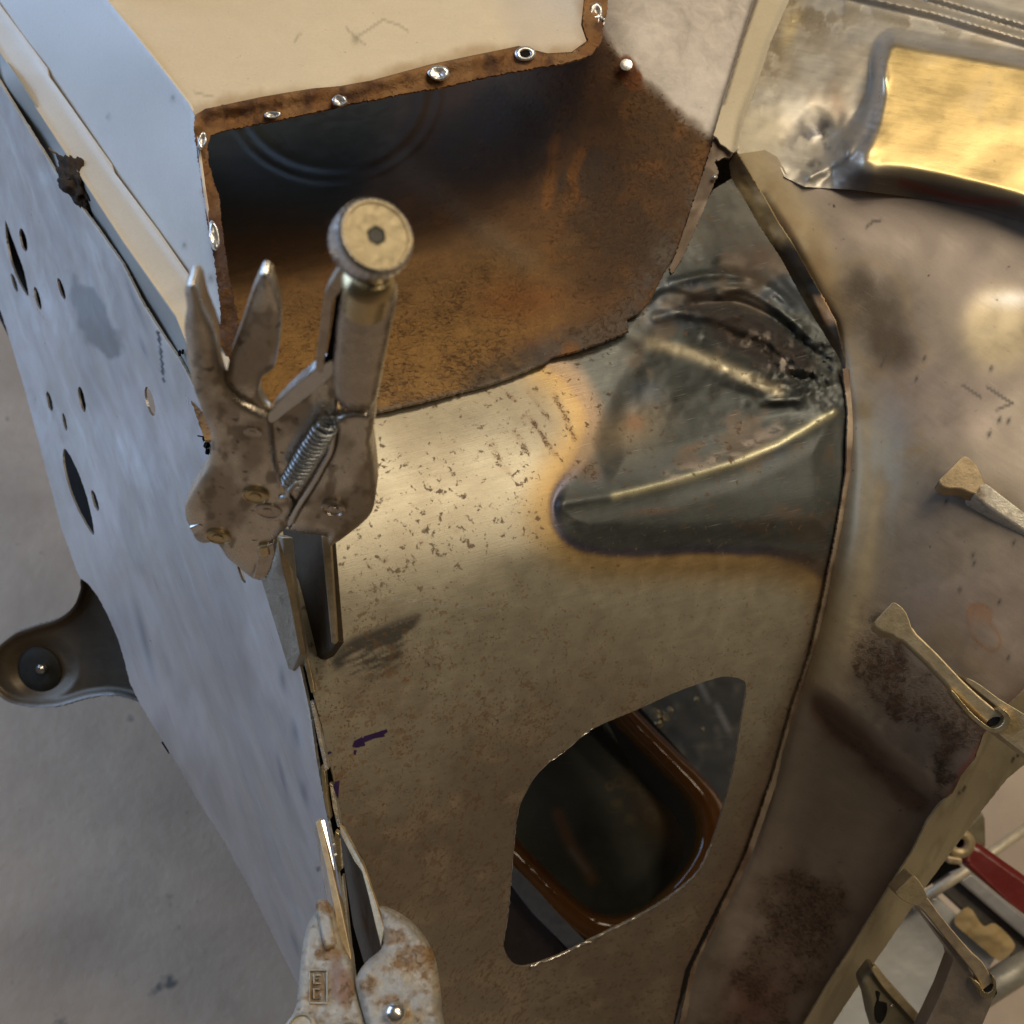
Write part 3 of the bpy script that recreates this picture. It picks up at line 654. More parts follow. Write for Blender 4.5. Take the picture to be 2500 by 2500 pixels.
sheet('gutter', [(-40, 60), (0, 124), (150, 354), (300, 584), (430, 768), (458, 835), (560, 1010), (600, 1200), (480, 980), (330, 790), (240, 650), (120, 470), (40, 360), (-40, 240)], S_gut, M_paint, gut_paint, car, None, pitch=8)

# --- beige pillar strip, torn at its lower end ----------------------------
S_pil = Surf([(1770, 240, .600), (1845, 0, .632), (1925, 0, .634), (1800, 375, .590), (1860, 180, .607)])
def pil_paint(x, y):
    p = Paint(x, y, (.50, .43, .30), .42, .0, .2); p.fxadd(0, .3*np.ones(len(x)))
    p.mix(ss(10, 3, dline(x, y, [(1765, 250), (1810, 100), (1845, 0)]))*.9, (.10, .08, .06)); return p
sheet('pillar_strip', [(1860, -40), (1843, 0), (1808, 110), (1766, 250), (1742, 330), (1752, 338), (1760, 352), (1772, 358), (1780, 366), (1790, 373), (1804, 362), (1815, 290), (1850, 200), (1882, 100), (1926, 0), (1940, -40)],
      S_pil, M_paint, pil_paint, car, lambda x, y: 2.5+2*np.exp(-(dline(x, y, [(1926, 0), (1882, 100), (1850, 200), (1815, 290), (1800, 370)])/9)**2), pitch=5, jit=.5)
# --- brown lip between lining and patch -----------------------------------
S_lip = Surf([(1745, 335, .596), (1790, 378, .594), (1690, 520, .581), (1650, 650, .562), (1765, 430, .588)])
def lip_paint(x, y):
    p = Paint(x, y, (.135, .098, .07), .5, .3, .5); p.mix(ss(.45, .65, fbm(x, y, 40, 97, 4))*.7, (.075, .045, .025), .7, .1); p.fxadd(1, .3*np.ones(len(x))); return p
sheet('brown_lip', [(1744, 334), (1760, 344), (1772, 356), (1790, 376), (1782, 386), (1768, 384), (1756, 392), (1748, 388), (1744, 396), (1752, 410), (1754, 424), (1748, 434), (1738, 462), (1718, 512), (1692, 570), (1668, 625), (1646, 662),
                    (1640, 668), (1634, 655), (1650, 620), (1676, 545), (1700, 470), (1724, 400)], S_lip, M_brown, lip_paint, car, lambda x, y: (fbm(x, y, 50, 98, 3)-.5)*2+2.2, pitch=4, jit=.8)
disc_px('spot_weld', 1745, 432, 7, 6, .583, M_weld, bpy.data.objects['brown_lip'], dome=.002)
# dark backing sheets added so the gaps read black
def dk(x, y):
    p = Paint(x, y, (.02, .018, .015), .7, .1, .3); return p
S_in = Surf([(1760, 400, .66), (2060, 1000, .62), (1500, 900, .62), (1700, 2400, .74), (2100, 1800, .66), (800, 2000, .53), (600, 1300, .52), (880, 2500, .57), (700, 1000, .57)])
sheet('dark_backing', [(1700, 340), (1850, 340), (2000, 620), (2130, 900), (2140, 1300), (2020, 1750), (1880, 2200), (1800, 2520), (1600, 2520), (1700, 2200), (1850, 1800), (1960, 1400), (1980, 1000), (1800, 640), (1640, 700), (1500, 900), (1450, 860), (1640, 600)],
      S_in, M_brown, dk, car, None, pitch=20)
sheet('dark_backing', [(540, 1150), (700, 1200), (800, 1600), (900, 2100), (990, 2520), (850, 2520), (740, 1950), (640, 1550)], S_in, M_brown, dk, car, None, pitch=20)

# --- upper right panel with the raised swage ------------------------------
BOXP = [(2172, 118), (2250, 122), (2560, 176), (2860, 224), (2860, 600), (2560, 500), (2480, 470), (2330, 432), (2200, 405), (2118, 392), (2142, 320), (2160, 230)]
def up_relief(x, y):
    b = sd(x, y, smooth(BOXP, 3))
    lw = np.where(y < 300, 34, 34)
    slope_low = ss(-95, 8, b)*(y > 260)+ss(-30, 6, b)*(y <= 260)
    slope_low = ss(-42-56*ss(200, 380, y)*ss(2300, 2050, x)-26*ss(300, 420, y), 5, b)
    o = 24*slope_low+0.8*blob(x, y, 2350, 290, 200, 120)
    # dent left of the box
    o -= 9*blob(x, y, 2000, 345, 60, 62, 0)
    o += 5*np.exp(-(dline(x, y, [(2140, 110), (2150, 190), (2110, 300), (2060, 380), (1980, 430)])/14)**2)*ss(100, 180, y)
    # ridges along the top
    for a, h, w in ((dline(x, y, [(2060, -20), (2280, 30), (2500, 95), (2900, 210)]), 5, 13), (dline(x, y, [(2270, -10), (2500, 58), (2900, 175)]), 5, 12)):
        o += h*np.exp(-(a/w)**2)
    o += (fbm(x, y, 80, 101, 3)-.5)*2.6*ss(2180, 2050, x)+(fbm(x, y, 200, 102, 3)-.5)*2*ss(0, 120, dline(x, y, TOPB))+(fbm(x, y*1.5, 150, 104, 2)-.5)*1.2*ss(0, 40, b)
    o += (fbm(x, y, 60, 105, 3)-.5)*9*blob(x, y, 2040, 385, 90, 60, -35)
    o += (fbm(x, y, 34, 103, 3)-.5)*4*blob(x, y, 1990, 420, 90, 45, 10)
    return o
def up_paint(x, y):
    p = Paint(x, y, (.40, .375, .33), .46, .45, .3)
    n = fbm(x, y, 80, 111, 4); n2 = fbm(x, y, 40, 112, 4)
    p.mix(ss(.45, .65, n)*.6, (.36, .31, .24), .45)
    b = sd(x, y, smooth(BOXP, 3))
    p.mix(ss(-34, 12, b), (.60, .45, .20), .40, .75, .2); p.mix(ss(.5, .75, fbm(x, y, 120, 113, 4))*ss(0, 30, b)*.5, (.50, .40, .24), .5, .6); p.mix(np.exp(-((b+14)/13)**2)*ss(430, 330, y)*.8, (.70, .70, .72), .28, .9)  # lamp's gold reflection and pale edge highlight put into the colour
    # corroded scabs along the top left
    sc = ss(.42, .55, n2)*(blob(x, y, 2000, 40, 90, 60)+blob(x, y, 1895, 130, 30, 130, 20)+blob(x, y, 2230, 60, 160, 18, 14))
    p.mix(np.clip(sc, 0, 1)*.8, (.17, .135, .085), .6, .3); p.fxadd(2, np.clip(sc, 0, 1)*.7)
    p.mix(blob(x, y, 1930, 65, 18, 40, 15)*.8, (.72, .60, .36), .4, .7)
    p.mix(blob(x, y, 2045, 250, 22, 46, -10)*.75, (.30, .22, .15), .5, .4)
    p.mix(ss(.4, .6, n2)*blob(x, y, 2000, 350, 66, 60)*1.2, (.13, .13, .14), .3, .9)
    p.mix(ss(.45, .6, n)*blob(x, y, 1960, 420, 80, 40, 20)*1.2, (.09, .09, .09), .35, .8)
    # cream paint beside the pillar
    p.mix(ss(1935, 1885, x+(y-300)*.15)*ss(240, 300, y)*.8, (.50, .45, .34), .45, .05)
    # underside shade darkened into the colour, and red smear
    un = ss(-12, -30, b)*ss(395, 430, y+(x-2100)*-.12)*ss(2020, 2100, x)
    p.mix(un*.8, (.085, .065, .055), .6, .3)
    p.mix(np.exp(-(dline(x, y, [(2200, 445), (2280, 470), (2360, 490), (2480, 492)])/10)**2)*.75, (.22, .035, .025), .55, .0)
    p.mix(np.exp(-(dline(x, y, [(2150, 415), (2330, 447), (2500, 492)])/9)**2)*.6, (.26, .24, .17), .5, .4)
    p.fxadd(0, .35*np.ones(len(x))); p.fxadd(1, .35*ss(60, 10, dline(x, y, [(2160, 120), (2500, 172)])))
    return p
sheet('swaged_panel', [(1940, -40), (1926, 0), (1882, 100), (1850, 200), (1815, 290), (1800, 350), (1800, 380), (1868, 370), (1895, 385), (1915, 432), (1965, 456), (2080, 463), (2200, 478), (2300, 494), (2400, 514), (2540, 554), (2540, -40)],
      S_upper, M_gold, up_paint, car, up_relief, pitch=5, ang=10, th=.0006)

# --- big weathered panel on the right -------------------------------------
S_RB = [(1800, 376), (1868, 366), (1897, 383), (1925, 432), (1975, 448), (2080, 452), (2200, 466), (2300, 482), (2400, 502), (2540, 540), (2540, 1660), (2470, 1715), (2430, 1752), (2398, 1795), (2378, 1852), (2345, 1893), (2325, 1935),
        (2290, 1965), (2262, 2005), (2225, 2080), (2160, 2180), (2075, 2318), (2015, 2410), (1945, 2540)]
SEAMR = [(1636, 2540), (1668, 2430), (1694, 2370), (1752, 2250), (1832, 2080), (1894, 1900), (1944, 1720), (1984, 1600), (2012, 1480), (2048, 1300), (2072, 1150), (2074, 1000), (2060, 880), (2036, 780), (1992, 700), (1930, 590), (1862, 480)]
def right_relief(x, y):
    o = 0
    lip = dline(x, y, SEAMR)
    o = -1.5*np.exp(-(lip/10)**2)-1.4*ss(20, 60, lip)*ss(140, 80, lip)*ss(900, 1100, y)+(fbm(x, y, 260, 121, 3)-.5)*5*ss(0, 120, dline(x, y, TOPB))
    # vertical swage beside the seam
    sw = smooth([(2130, 1000), (2110, 1200), (2080, 1400), (2030, 1640), (1960, 1860), (1880, 2080), (1790, 2300), (1730, 2500)], 4, False)
    o += 6.5*np.exp(-(dline(x, y, sw)/52)**2)*ss(980, 1400, y)
    # diagonal step
    a = np.array([1985, 1690.]); b = np.array([2330, 1960.]); t = (b-a)/np.hypot(*(b-a)); s_ = (x-a[0])*(-t[1])+(y-a[1])*t[0]
    o -= 13*ss(-26, 34, s_)*ss(1930, 2060, x+(y-1700)*.4)
    o += 2*blob(x, y, 1890, 560, 60, 110, -30)
    return o
def right_paint(x, y):
    p = Paint(x, y, (.235, .195, .155), .46, .28, .35)
    n = fbm(x, y, 160, 131, 4); n2 = fbm(x, y, 50, 132, 4); n3 = fbm(x, y, 320, 133, 3)
    lip = dline(x, y, SEAMR)
    p.mix(ss(.42, .62, n3)*.5, (.30, .24, .21), .5)
    p.mix(ss(140, 20, lip+(n-.5)*60)*ss(600, 900, y)*ss(1800, 1500, y)*.7, (.45, .38, .27), .42)
    p.mix(ss(230, 60, lip+(n-.5)*120)*ss(900, 1100, y)*ss(1750, 1500, y)*.5, (.40, .33, .20), .42)
    # burnt paint near the apex
    p.mix(ss(480, 540, y)*0, (.1, .1, .1))
    bz = ss(105, 20, dline(x, y, [(1835, 400), (1900, 520), (1965, 650), (2010, 760)])+(n-.5)*60)
    p.mix(bz, (.40, .32, .19), .5, .1); p.mix(bz*ss(470, 620, y+(n2-.5)*160)*.75, (.20, .135, .06), .5, .1); p.mix(ss(26, 4, lip)*ss(470, 560, y)*ss(900, 800, y)*.85, (.05, .035, .025), .6, .1)
    p.mix(ss(.35, .6, fbm(x, y*.6, 60, 135, 3))*ss(60, 10, dline(x, y, [(1880, 470), (1960, 600), (2010, 730)]))*.6, (.22, .14, .06), .5, .1)
    br = blob(x, y, 2110, 740, 105, 105, 30)+.8*blob(x, y, 2190, 860, 80, 60, 20)+.4*blob(x, y, 2100, 990, 60, 70)
    p.mix(ss(.15, 1.05, br+(n2-.5)*.7)*.9, (.055, .034, .015), .6, .1); p.fxadd(2, ss(.4, .9, br)*.35)
    p.mix(ss(.2, .5, br)*ss(.55, .3, br)*.35, (.32, .22, .09))
    p.mix(ss(.5, .7, n2)*blob(x, y, 2180, 1080, 110, 140)*.8, (.30, .21, .10))
    p.mix(ss(.4, .7, n)*blob(x, y, 2250, 480, 200, 60, 15)*.6, (.24, .19, .16))
    # worn places on the far right, gold and silver reflections put into their colour
    gl = blob(x, y, 2440, 800, 110, 130)
    p.mix(ss(.3, .8, gl), (.36, .30, .20), .40, .5, .2)
    p.mix(blob(x, y, 2470, 730, 60, 22)*.9, (.5, .48, .46), .36, .6)
    # crusty scorched patches
    c1 = smooth([(2075, 1555), (2130, 1530), (2200, 1575), (2290, 1640), (2350, 1700), (2390, 1790), (2365, 1860), (2330, 1915), (2270, 1850), (2190, 1780), (2110, 1690)], 4)
    m1 = ss(-70, 80, sd(x, y, c1)+(n2-.5)*190); p.fxadd(1, .98*m1*(.5+1.0*fbm(x, y, 70, 136, 3))); p.fxadd(2, .7*m1)
    c2 = smooth([(1985, 1705), (2050, 1730), (2150, 1830), (2260, 1940), (2240, 1985), (2130, 1900), (2040, 1810), (1990, 1750)], 4)
    m2 = ss(-26, 24, sd(x, y, c2)+(n2-.5)*40); p.mix(m2*.75, (.12, .062, .045), .6, .1); p.fxadd(1, .55*m2)
    c3 = smooth([(1880, 2080), (1960, 2110), (2060, 2150), (2070, 2250), (2010, 2370), (1940, 2470), (1840, 2540), (1740, 2540), (1770, 2400), (1830, 2230)], 4)
    m3 = ss(-90, 100, sd(x, y, c3)+(n2-.5)*220); p.fxadd(1, .80*m3*(.5+1.0*fbm(x, y, 90, 137, 3))); p.fxadd(2, .6*m3); p.mix(m3*.5, (.14, .09, .065), .6, .1)
    p.mix(blob(x, y, 1840, 2450, 70, 90, 20)*.6, (.19, .055, .035), .6, 0)
    p.fxadd(1, .36*ss(-30, 60, sd(x, y, [(1960, 1880), (2240, 2000), (2150, 2200), (1900, 2500), (1750, 2500), (1850, 2150)])))
    p.fxadd(1, .33*ss(.4, .9, blob(x, y, 2080, 1640, 80, 90)))
    p.mix(np.exp(-(dline(x, y, [(2010, 1610), (2110, 1720), (2240, 1850), (2325, 1905)])/26)**2)*ss(.3, .6, n2)*.8, (.40, .345, .27), .42, .3)
    # water mark
    wm = smooth([(2365, 1482), (2395, 1475), (2420, 1495), (2418, 1520), (2440, 1555), (2440, 1580), (2415, 1588), (2380, 1560), (2362, 1520)], 4)
    s_ = sd(x, y, wm); p.mix(np.exp(-(s_/3.5)**2)*.7, (.26, .13, .06), .5); p.mix(ss(0, 5, s_)*ss(1545, 1490, y)*.6, (.30, .16, .09))
    p.mix(ss(14, 4, dline(x, y, [(2350, 1490), (2365, 1540), (2340, 1610), (2320, 1640)]))*.3, (.18, .16, .16), .5)
    for cx, cy in ((2257, 875), (2420, 900), (2440, 1025), (2462, 1028), (2310, 1225), (2375, 1355), (2378, 1375), (2440, 1470), (2462, 1606), (2343, 1440), (2475, 1325), (2237, 925), (2415, 1060)):
        p.mix(blob(x, y, cx, cy, 4, 8, 20), (.04, .035, .03), .6, 0)
    for pl in ([(2150, 895), (2160, 870), (2178, 845)], [(2115, 555), (2130, 542), (2150, 538)], [(2350, 940), (2380, 960), (2395, 970)], [(2410, 945), (2440, 965), (2472, 985)], [(2435, 1000), (2470, 985)]):
        p.mix(ss(5, 1, dline(x, y, pl))*.8, (.07, .055, .045), .6, 0)
    p.mix(ss(3, 1, dline(x, y, [(2245, 545), (2340, 560), (2430, 600), (2480, 640), (2510, 670)]))*.0, (.1, .08, .06))
    p.fxadd(0, .40*np.ones(len(x)))
    # red primer edge
    p.mix(ss(14, 4, dline(x, y, [(2500, 1690), (2430, 1752), (2398, 1795), (2378, 1852), (2345, 1893), (2325, 1935), (2290, 1965)])+(n2-.5)*14)*.85, (.26, .085, .06), .55, 0)
    return p
sheet('side_skin', S_RB+SEAMR, S_right, M_brown, right_paint, car, right_relief, ang=35, pitch=6, jit=.4)
# burnt flange below it, along the apex
S_fl = Surf([(1795, 385, .598), (1785, 430, .604), (1850, 540, .600), (1900, 540, .594), (1990, 720, .592), (1960, 740, .598), (2050, 900, .586), (2030, 900, .590)])
def bf_paint(x, y):
    p = Paint(x, y, (.40, .31, .17), .45, .1, .25); n = fbm(x, y, 50, 141, 4)
    p.mix(ss(.35, .6, n)*ss(500, 560, y)*ss(560, 520, y)*.6, (.1, .07, .03)); p.mix(ss(480, 400, y)*.85, (.12, .075, .035), .55)
    p.mix(ss(570, 620, y+(n-.5)*60)*.95, (.05, .042, .034), .5, .4); p.mix(ss(670, 700, y)*ss(730, 710, y)*.7, (.10, .10, .09), .5, .6)
    p.mix(ss(715, 725, y)*ss(800, 780, y)*ss(-6, 4, x-(1985+(y-720)*.45)), (.55, .36, .20), .4, 0)
    p.fxadd(1, .4*ss(.3, .6, n)); return p
sheet('burnt_flange', [(1800, 374), (1862, 476), (1900, 545), (1932, 592), (1994, 702), (2038, 782), (2062, 880), (2070, 1010), (2052, 1010), (2044, 900), (2016, 830), (1972, 755), (1945, 700), (1900, 618), (1850, 545), (1812, 478), (1785, 435), (1780, 400), (1790, 378)],
      S_fl, M_brown, bf_paint, car, lambda x, y: (fbm(x, y, 50, 142, 3)-.5)*3+3, pitch=4, jit=.6)
# thin returned lip of the seam
S_sl = Surf([(x, y, float(S_tan(x, y))-.0045) for x, y in SEAM]+[(x+60, y, float(S_tan(x+60, y))-.0045) for x, y in SEAM[::3]])
sa = np.array(SEAM); lipo = np.r_[sa+[16, 0], (sa+[2, 0])[::-1]]
def sl_paint(x, y):
    p = Paint(x, y, (.34, .27, .20), .45, .3, .4); n = fbm(x, y, 70, 151, 4); p.mix(ss(.35, .7, n)*.8, (.09, .045, .025), .7, 0); return p
sheet('seam_lip', lipo, S_sl, M_brown, sl_paint, car, lambda x, y: (fbm(x, y, 40, 152, 3)-.5)*1.5, pitch=4, jit=.5)

# --- beige flange running down the outer edge -----------------------------
S_of = Surf([(2400, 1790, .536), (2262, 2005, .570), (2075, 2318, .617), (1945, 2540, .655), (2500, 1860, .545), (2380, 2010, .578), (2180, 2330, .625), (2080, 2540, .665)])
def of_paint(x, y):
    p = Paint(x, y, (.42, .36, .23), .42, .25, .25)
    u = (x+.62*y); st = fbm(u*.8+(x-y)*.03, (x-y)*.12, 22, 161, 4)
    p.mix(ss(.45, .65, st)*.6, (.27, .22, .13)); p.mix(ss(.6, .75, st)*.5, (.55, .49, .34)); p.fxadd(0, .4*np.ones(len(x)))
    p.mix(ss(3, 1, dline(x, y, [(2465, 1862), (2492, 1838)])), (.03, .025, .02)); p.mix(ss(5, 1, dline(x, y, [(2340, 1940), (2358, 1920)])), (.05, .04, .03))
    return p
sheet('outer_flange', [(2540, 1650), (2470, 1716), (2430, 1754), (2400, 1795), (2380, 1852), (2347, 1893), (2327, 1935), (2292, 1965), (2264, 2005), (2227, 2080), (2162, 2180), (2077, 2318), (2017, 2410), (1940, 2540), (2010, 2540), (2040, 2490), (2100, 2400), (2190, 2270), (2260, 2165),
                       (2330, 2070), (2400, 1975), (2460, 1900), (2540, 1835)], S_of, M_paint, of_paint, car, lambda x, y: (fbm(x, y, 90, 162, 3)-.5)*2, pitch=7, jit=.4)

# ------------------------------------------------------------------ the tan patch panel
patch = thing('patch_panel', tuple(V(1300, 1700, .55)), 'curved bare steel patch panel with bluish heat tint and a ragged cut-out', 'steel panel')
tanout = [(560, 1060), (700, 1030), (920, 990), (1190, 925), (1340, 860), (1480, 810), (1540, 780), (1565, 745), (1590, 715), (1622, 665), (1660, 612), (1690, 560), (1716, 510), (1742, 462), (1786, 436), (1815, 482), (1852, 548), (1905, 628), (1950, 712), (1985, 772), (2040, 860)]+[(x+8-20*max(0, min(1, (y-1950)/250)), y) for x, y in SEAM]+[
    (925, 2540), (905, 2400), (880, 2250), (862, 2150), (846, 2060), (832, 1990), (824, 1950), (812, 1890), (800, 1840), (790, 1790), (772, 1720), (762, 1680), (746, 1630), (735, 1560), (700, 1440), (640, 1300), (590, 1180)]
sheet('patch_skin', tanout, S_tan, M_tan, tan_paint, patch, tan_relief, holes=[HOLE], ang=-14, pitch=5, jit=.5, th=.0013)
def mark(name, pts, surf, mat, parent, relief=None, off=.00035, w=None):
    """thin film of ink or soot lying on a sheet"""
    a = np.array(pts, float); sh_ = lambda x, y: surf(x, y)-(relief(x, y)*.001 if relief else 0)-off
    def pt(x, y): return Paint(x, y, (.02, .01, .05), .5, 0, .1)
    x0, y0 = a.min(0); loops = dens(a, 4)
    gx, gy = np.meshgrid(np.arange(x0, a[:, 0].max(), 4.), np.arange(y0, a[:, 1].max(), 4.)); gx = gx.ravel(); gy = gy.ravel(); k = sd(gx, gy, loops) > 1.6
    pl = list(zip(gx[k], gy[k])); b = len(pl); n = len(loops); pl += [tuple(q) for q in loops]
    vs, es, fs, *_ = delaunay_2d_cdt([Vector(q) for q in pl], [(b+i, b+(i+1) % n) for i in range(n)], [], 0, 1e-5, False)
    xy = np.array([tuple(v) for v in vs]); tr = np.array([f for f in fs if len(f) == 3]); c = xy[tr].mean(1); tr = tr[pip(c[:, 0], c[:, 1], loops)]
    o = mesh_obj(name, P(xy[:, 0], xy[:, 1], sh_(xy[:, 0], xy[:, 1])), tr.tolist(), mat, parent); return o
for q in ([(861, 1822), (866, 1808), (890, 1797), (920, 1788), (944, 1780), (947, 1786), (938, 1793), (940, 1798), (915, 1802), (890, 1812), (892, 1820), (870, 1825)],
          [(864, 1832), (871, 1831), (869, 1842), (864, 1841)], [(796, 1838), (806, 1834), (811, 1838), (800, 1842)], [(818, 1908), (829, 1906), (826, 1950), (822, 1940), (815, 1925)]):
    mark('ink_mark', q, S_tan, M_ink, patch, tan_relief)
bead = HOLE[60:92]
# burr of bright metal along the lower edge of the cut-out
i0 = int(np.argmin(np.hypot(HOLE[:, 0]-1290, HOLE[:, 1]-2358))); i1 = int(np.argmin(np.hypot(HOLE[:, 0]-1736, HOLE[:, 1]-2062)))
hb = dens(HOLE[i0:i1+1], 7, 1.2, False, 3); rr = np.random.default_rng(4)
dz = S_tan(hb[:, 0], hb[:, 1])-tan_relief(hb[:, 0], hb[:, 1])*.001-.0003
tube('cut_burr', P(hb[:, 0], hb[:, 1], dz), [float(.0005*(.5+1.3*rr.random()**2)) for _ in hb], M_edge, patch, 6)
i2 = int(np.argmin(np.hypot(HOLE[:, 0]-1230, HOLE[:, 1]-2296))); i3 = int(np.argmin(np.hypot(HOLE[:, 0]-1448, HOLE[:, 1]-1779)))
hb = dens(HOLE[i3:i2+1], 7, .9, False, 3); dz = S_tan(hb[:, 0], hb[:, 1])-tan_relief(hb[:, 0], hb[:, 1])*.001-.0001
tube('cut_burr', P(hb[:, 0], hb[:, 1], dz), [float(.00028*(.3+1.3*rr.random()**2)) for _ in hb], M_edge, patch, 5)

# ------------------------------------------------------------------ blue-lit outer sheet
fender = thing('outer_sheet', tuple(V(500, 1700, .58)), 'ground grey sheet metal panel with slotted holes, clamped on the left and lit blue', 'sheet metal')
BE = [(-40, 140), (0, 200), (50, 282), (90, 345), (140, 425), (170, 466), (240, 560), (300, 645), (345, 735), (372, 778), (395, 815), (440, 880), (478, 950), (505, 1040), (560, 1200), (640, 1370), (700, 1530), (733, 1630), (757, 1740), (772, 1850), (792, 1960),
      (815, 2080), (836, 2200), (858, 2330), (885, 2540)]
BL = [(800, 2540), (725, 2400), (660, 2270), (600, 2150), (545, 2050), (480, 1950), (435, 1870), (405, 1822), (368, 1762), (340, 1715), (318, 1670), (303, 1610), (288, 1560), (262, 1500), (238, 1455), (215, 1425), (196, 1412), (185, 1388), (150, 1290), (100, 1100), (60, 950), (15, 800), (-40, 640)]
def blue_paint(x, y):
    p = Paint(x, y, (.50, .49, .48), .36, .55, .35)
    t = x-(y*.36); st = fbm(t, y*.10, 26, 171, 4); n = fbm(x*1.6, y*.5, 130, 172, 4)
    p.mix(ss(.42, .65, st)*.45, (.38, .37, .38), .42); p.mix(ss(.5, .7, n)*.6, (.60, .61, .64), .3)
    # darker scuffs
    sp = sd(x, y, smooth([(172, 640), (200, 690), (235, 700), (262, 760), (290, 820), (300, 862), (270, 872), (240, 855), (205, 810), (180, 740)], 4))
    p.mix(ss(-6, 10, sp+(fbm(x, y, 30, 173, 3)-.5)*34)*.75, (.18, .19, .20), .4)
    for c in ((352, 1560, 9, 90, -14), (722, 1790, 9, 36, -12), (742, 1935, 8, 36, -16), (330, 740, 6, 70, -22), (350, 850, 5, 36, -20), (690, 1660, 6, 30, -10), (720, 2300, 7, 40, -18), (690, 1900, 5, 60, -12)):
        p.mix(blob(x, y, *c)*.75, (.19, .18, .19), .5, .3)
    p.mix(ss(4, 1, dline(x, y, BE[:20]))*.9, (.66, .58, .46), .4, .3)
    p.mix(ss(4.5, 2, dline(x, y, [(386, 810), (392, 850), (400, 932)])+(fbm(x, y, 9, 175, 3)-.5)*6), (.05, .04, .035), .8, 0)
    p.mix(ss(3.5, 1.5, np.hypot(x-777, y-2122)/2)*.8, (.05, .05, .05)); p.fxadd(0, .2*np.ones(len(x)))
    return p
def blue_relief(x, y):
    o = 9*np.exp(-(dline(x, y, [(185, 760), (260, 1000), (330, 1400), (420, 1760), (640, 2220)])/60)**2)*.35+(fbm(x-.36*y, y*.25, 90, 176, 3)-.5)*3+(fbm(x, y, 260, 177, 3)-.5)*5
    o -= 3*blob(x, y, 120, 400, 30, 50, 55)
    return o
def ell(cx, cy, rx, ry, a, n=18):
    t = np.arange(n)*2*np.pi/n; c_, s_ = math.cos(math.radians(a)), math.sin(math.radians(a)); sq = np.sign(np.cos(t))*np.abs(np.cos(t))
    return np.c_[cx+rx*np.cos(t)*c_-ry*np.sin(t)*s_, cy+rx*np.cos(t)*s_+ry*np.sin(t)*c_]
holes = [ell(58, 585, 9, 30, -12), ell(118, 755, 5, 20, -16), ell(92, 728, 7, 24, -15), ell(150, 705, 6, 28, -18), ell(200, 975, 7, 32, -12), ell(366, 980, 10, 37, -14), ell(158, 1030, 4, 22, -12),
         ell(232, 1222, 6, 27, -17), ell(590, 1402, 6, 24, -22),
         smooth([(13, 540), (22, 560), (40, 610), (58, 660), (70, 722), (52, 700), (30, 650), (16, 590)], 3),
         smooth([(156, 1096), (170, 1110), (196, 1165), (218, 1235), (230, 1302), (218, 1295), (190, 1245), (168, 1190), (154, 1130)], 3)]
holes[2] = ell(35, 690, 5, 24, -18)
holes[0] = ell(57, 586, 8, 29, -13); holes.append(ell(92, 728, 6, 29, -15)); holes[1] = ell(121, 980, 6, 25, -14)
sheet('sheet_skin', BE+BL, S_blue, M_blue, blue_paint, fender, blue_relief, holes=holes, ang=71, pitch=6, th=.0012, jit=.4)
# sheet added behind the slots to blacken them
sheet('dark_backing', [(-40, 380), (250, 800), (420, 1200), (560, 1700), (640, 2050), (560, 2000), (400, 1700), (260, 1460), (210, 1380), (130, 1120), (60, 900), (-40, 700)], Surf([(-40, 500, .82), (100, 1100, .77), (500, 1900, .69), (400, 1300, .67), (250, 800, .69)]), M_black,
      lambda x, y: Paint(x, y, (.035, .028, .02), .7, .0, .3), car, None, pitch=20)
# folded tabs standing between the two sheets
for k, pts in enumerate(([(741, 1590), (748, 1592), (762, 1650), (769, 1690), (760, 1692), (750, 1650)], [(757, 1712), (766, 1716), (785, 1800), (802, 1878), (794, 1884), (775, 1800)], [(784, 1870), (794, 1888), (800, 1950), (808, 2000), (798, 1990), (788, 1930)],
                         [(804, 1912), (813, 1918), (822, 1960), (832, 2020), (824, 2020), (812, 1970)], [(818, 2030), (828, 2036), (833, 2125), (824, 2130), (812, 2060)], [(826, 2042), (834, 2050), (838, 2120), (832, 2124)],
                         [(823, 2145), (829, 2145), (850, 2290), (846, 2300)], [(833, 2140), (838, 2140), (858, 2330), (866, 2390), (856, 2380)])):
    dd = float(S_tan(pts[0][0]+12, pts[0][1]))-.001
    tag(plate('weld_tab', [(a, b, dd) for a, b in pts], Fv*.005, M_cast if k % 2 else M_brass, fender, bevel=.0003))

# ------------------------------------------------------------------ upper locking pliers
pl1 = thing('locking_pliers', tuple(V(640, 1300, .40)), 'dull nickel locking pliers with round adjusting screw, standing on the seam above the rusty pair', 'pliers', 'locking pliers clamped on the seam')
def dpl(x, y, off=0):
    return 1/(2.18+(1500-np.asarray(y, float))*.00158+(np.asarray(x, float)-700)*.0001)+off
NP = nrm_of(lambda x, y: dpl(x, y), 650, 1150)
def pp(pts, off=0): return [(x, y, float(dpl(x, y, off))) for x, y in pts]
body = [(451, 711), (457, 694), (469, 688), (481, 694), (488, 711), (497, 751), (516, 798), (526, 848), (532, 905), (545, 945), (560, 962), (590, 985), (625, 1004), (654, 1026), (662, 1060), (668, 1100), (676, 1150), (700, 1200), (722, 1236), (702, 1275), (700, 1288), (686, 1300),
        (668, 1325), (668, 1362), (650, 1412), (617, 1412), (581, 1383), (552, 1358), (530, 1324), (498, 1326), (478, 1316), (468, 1294), (455, 1268), (452, 1240), (458, 1222), (491, 1166), (504, 1149), (512, 1120), (516, 1066), (505, 1030), (476, 957), (460, 885), (450, 794), (457, 751)]
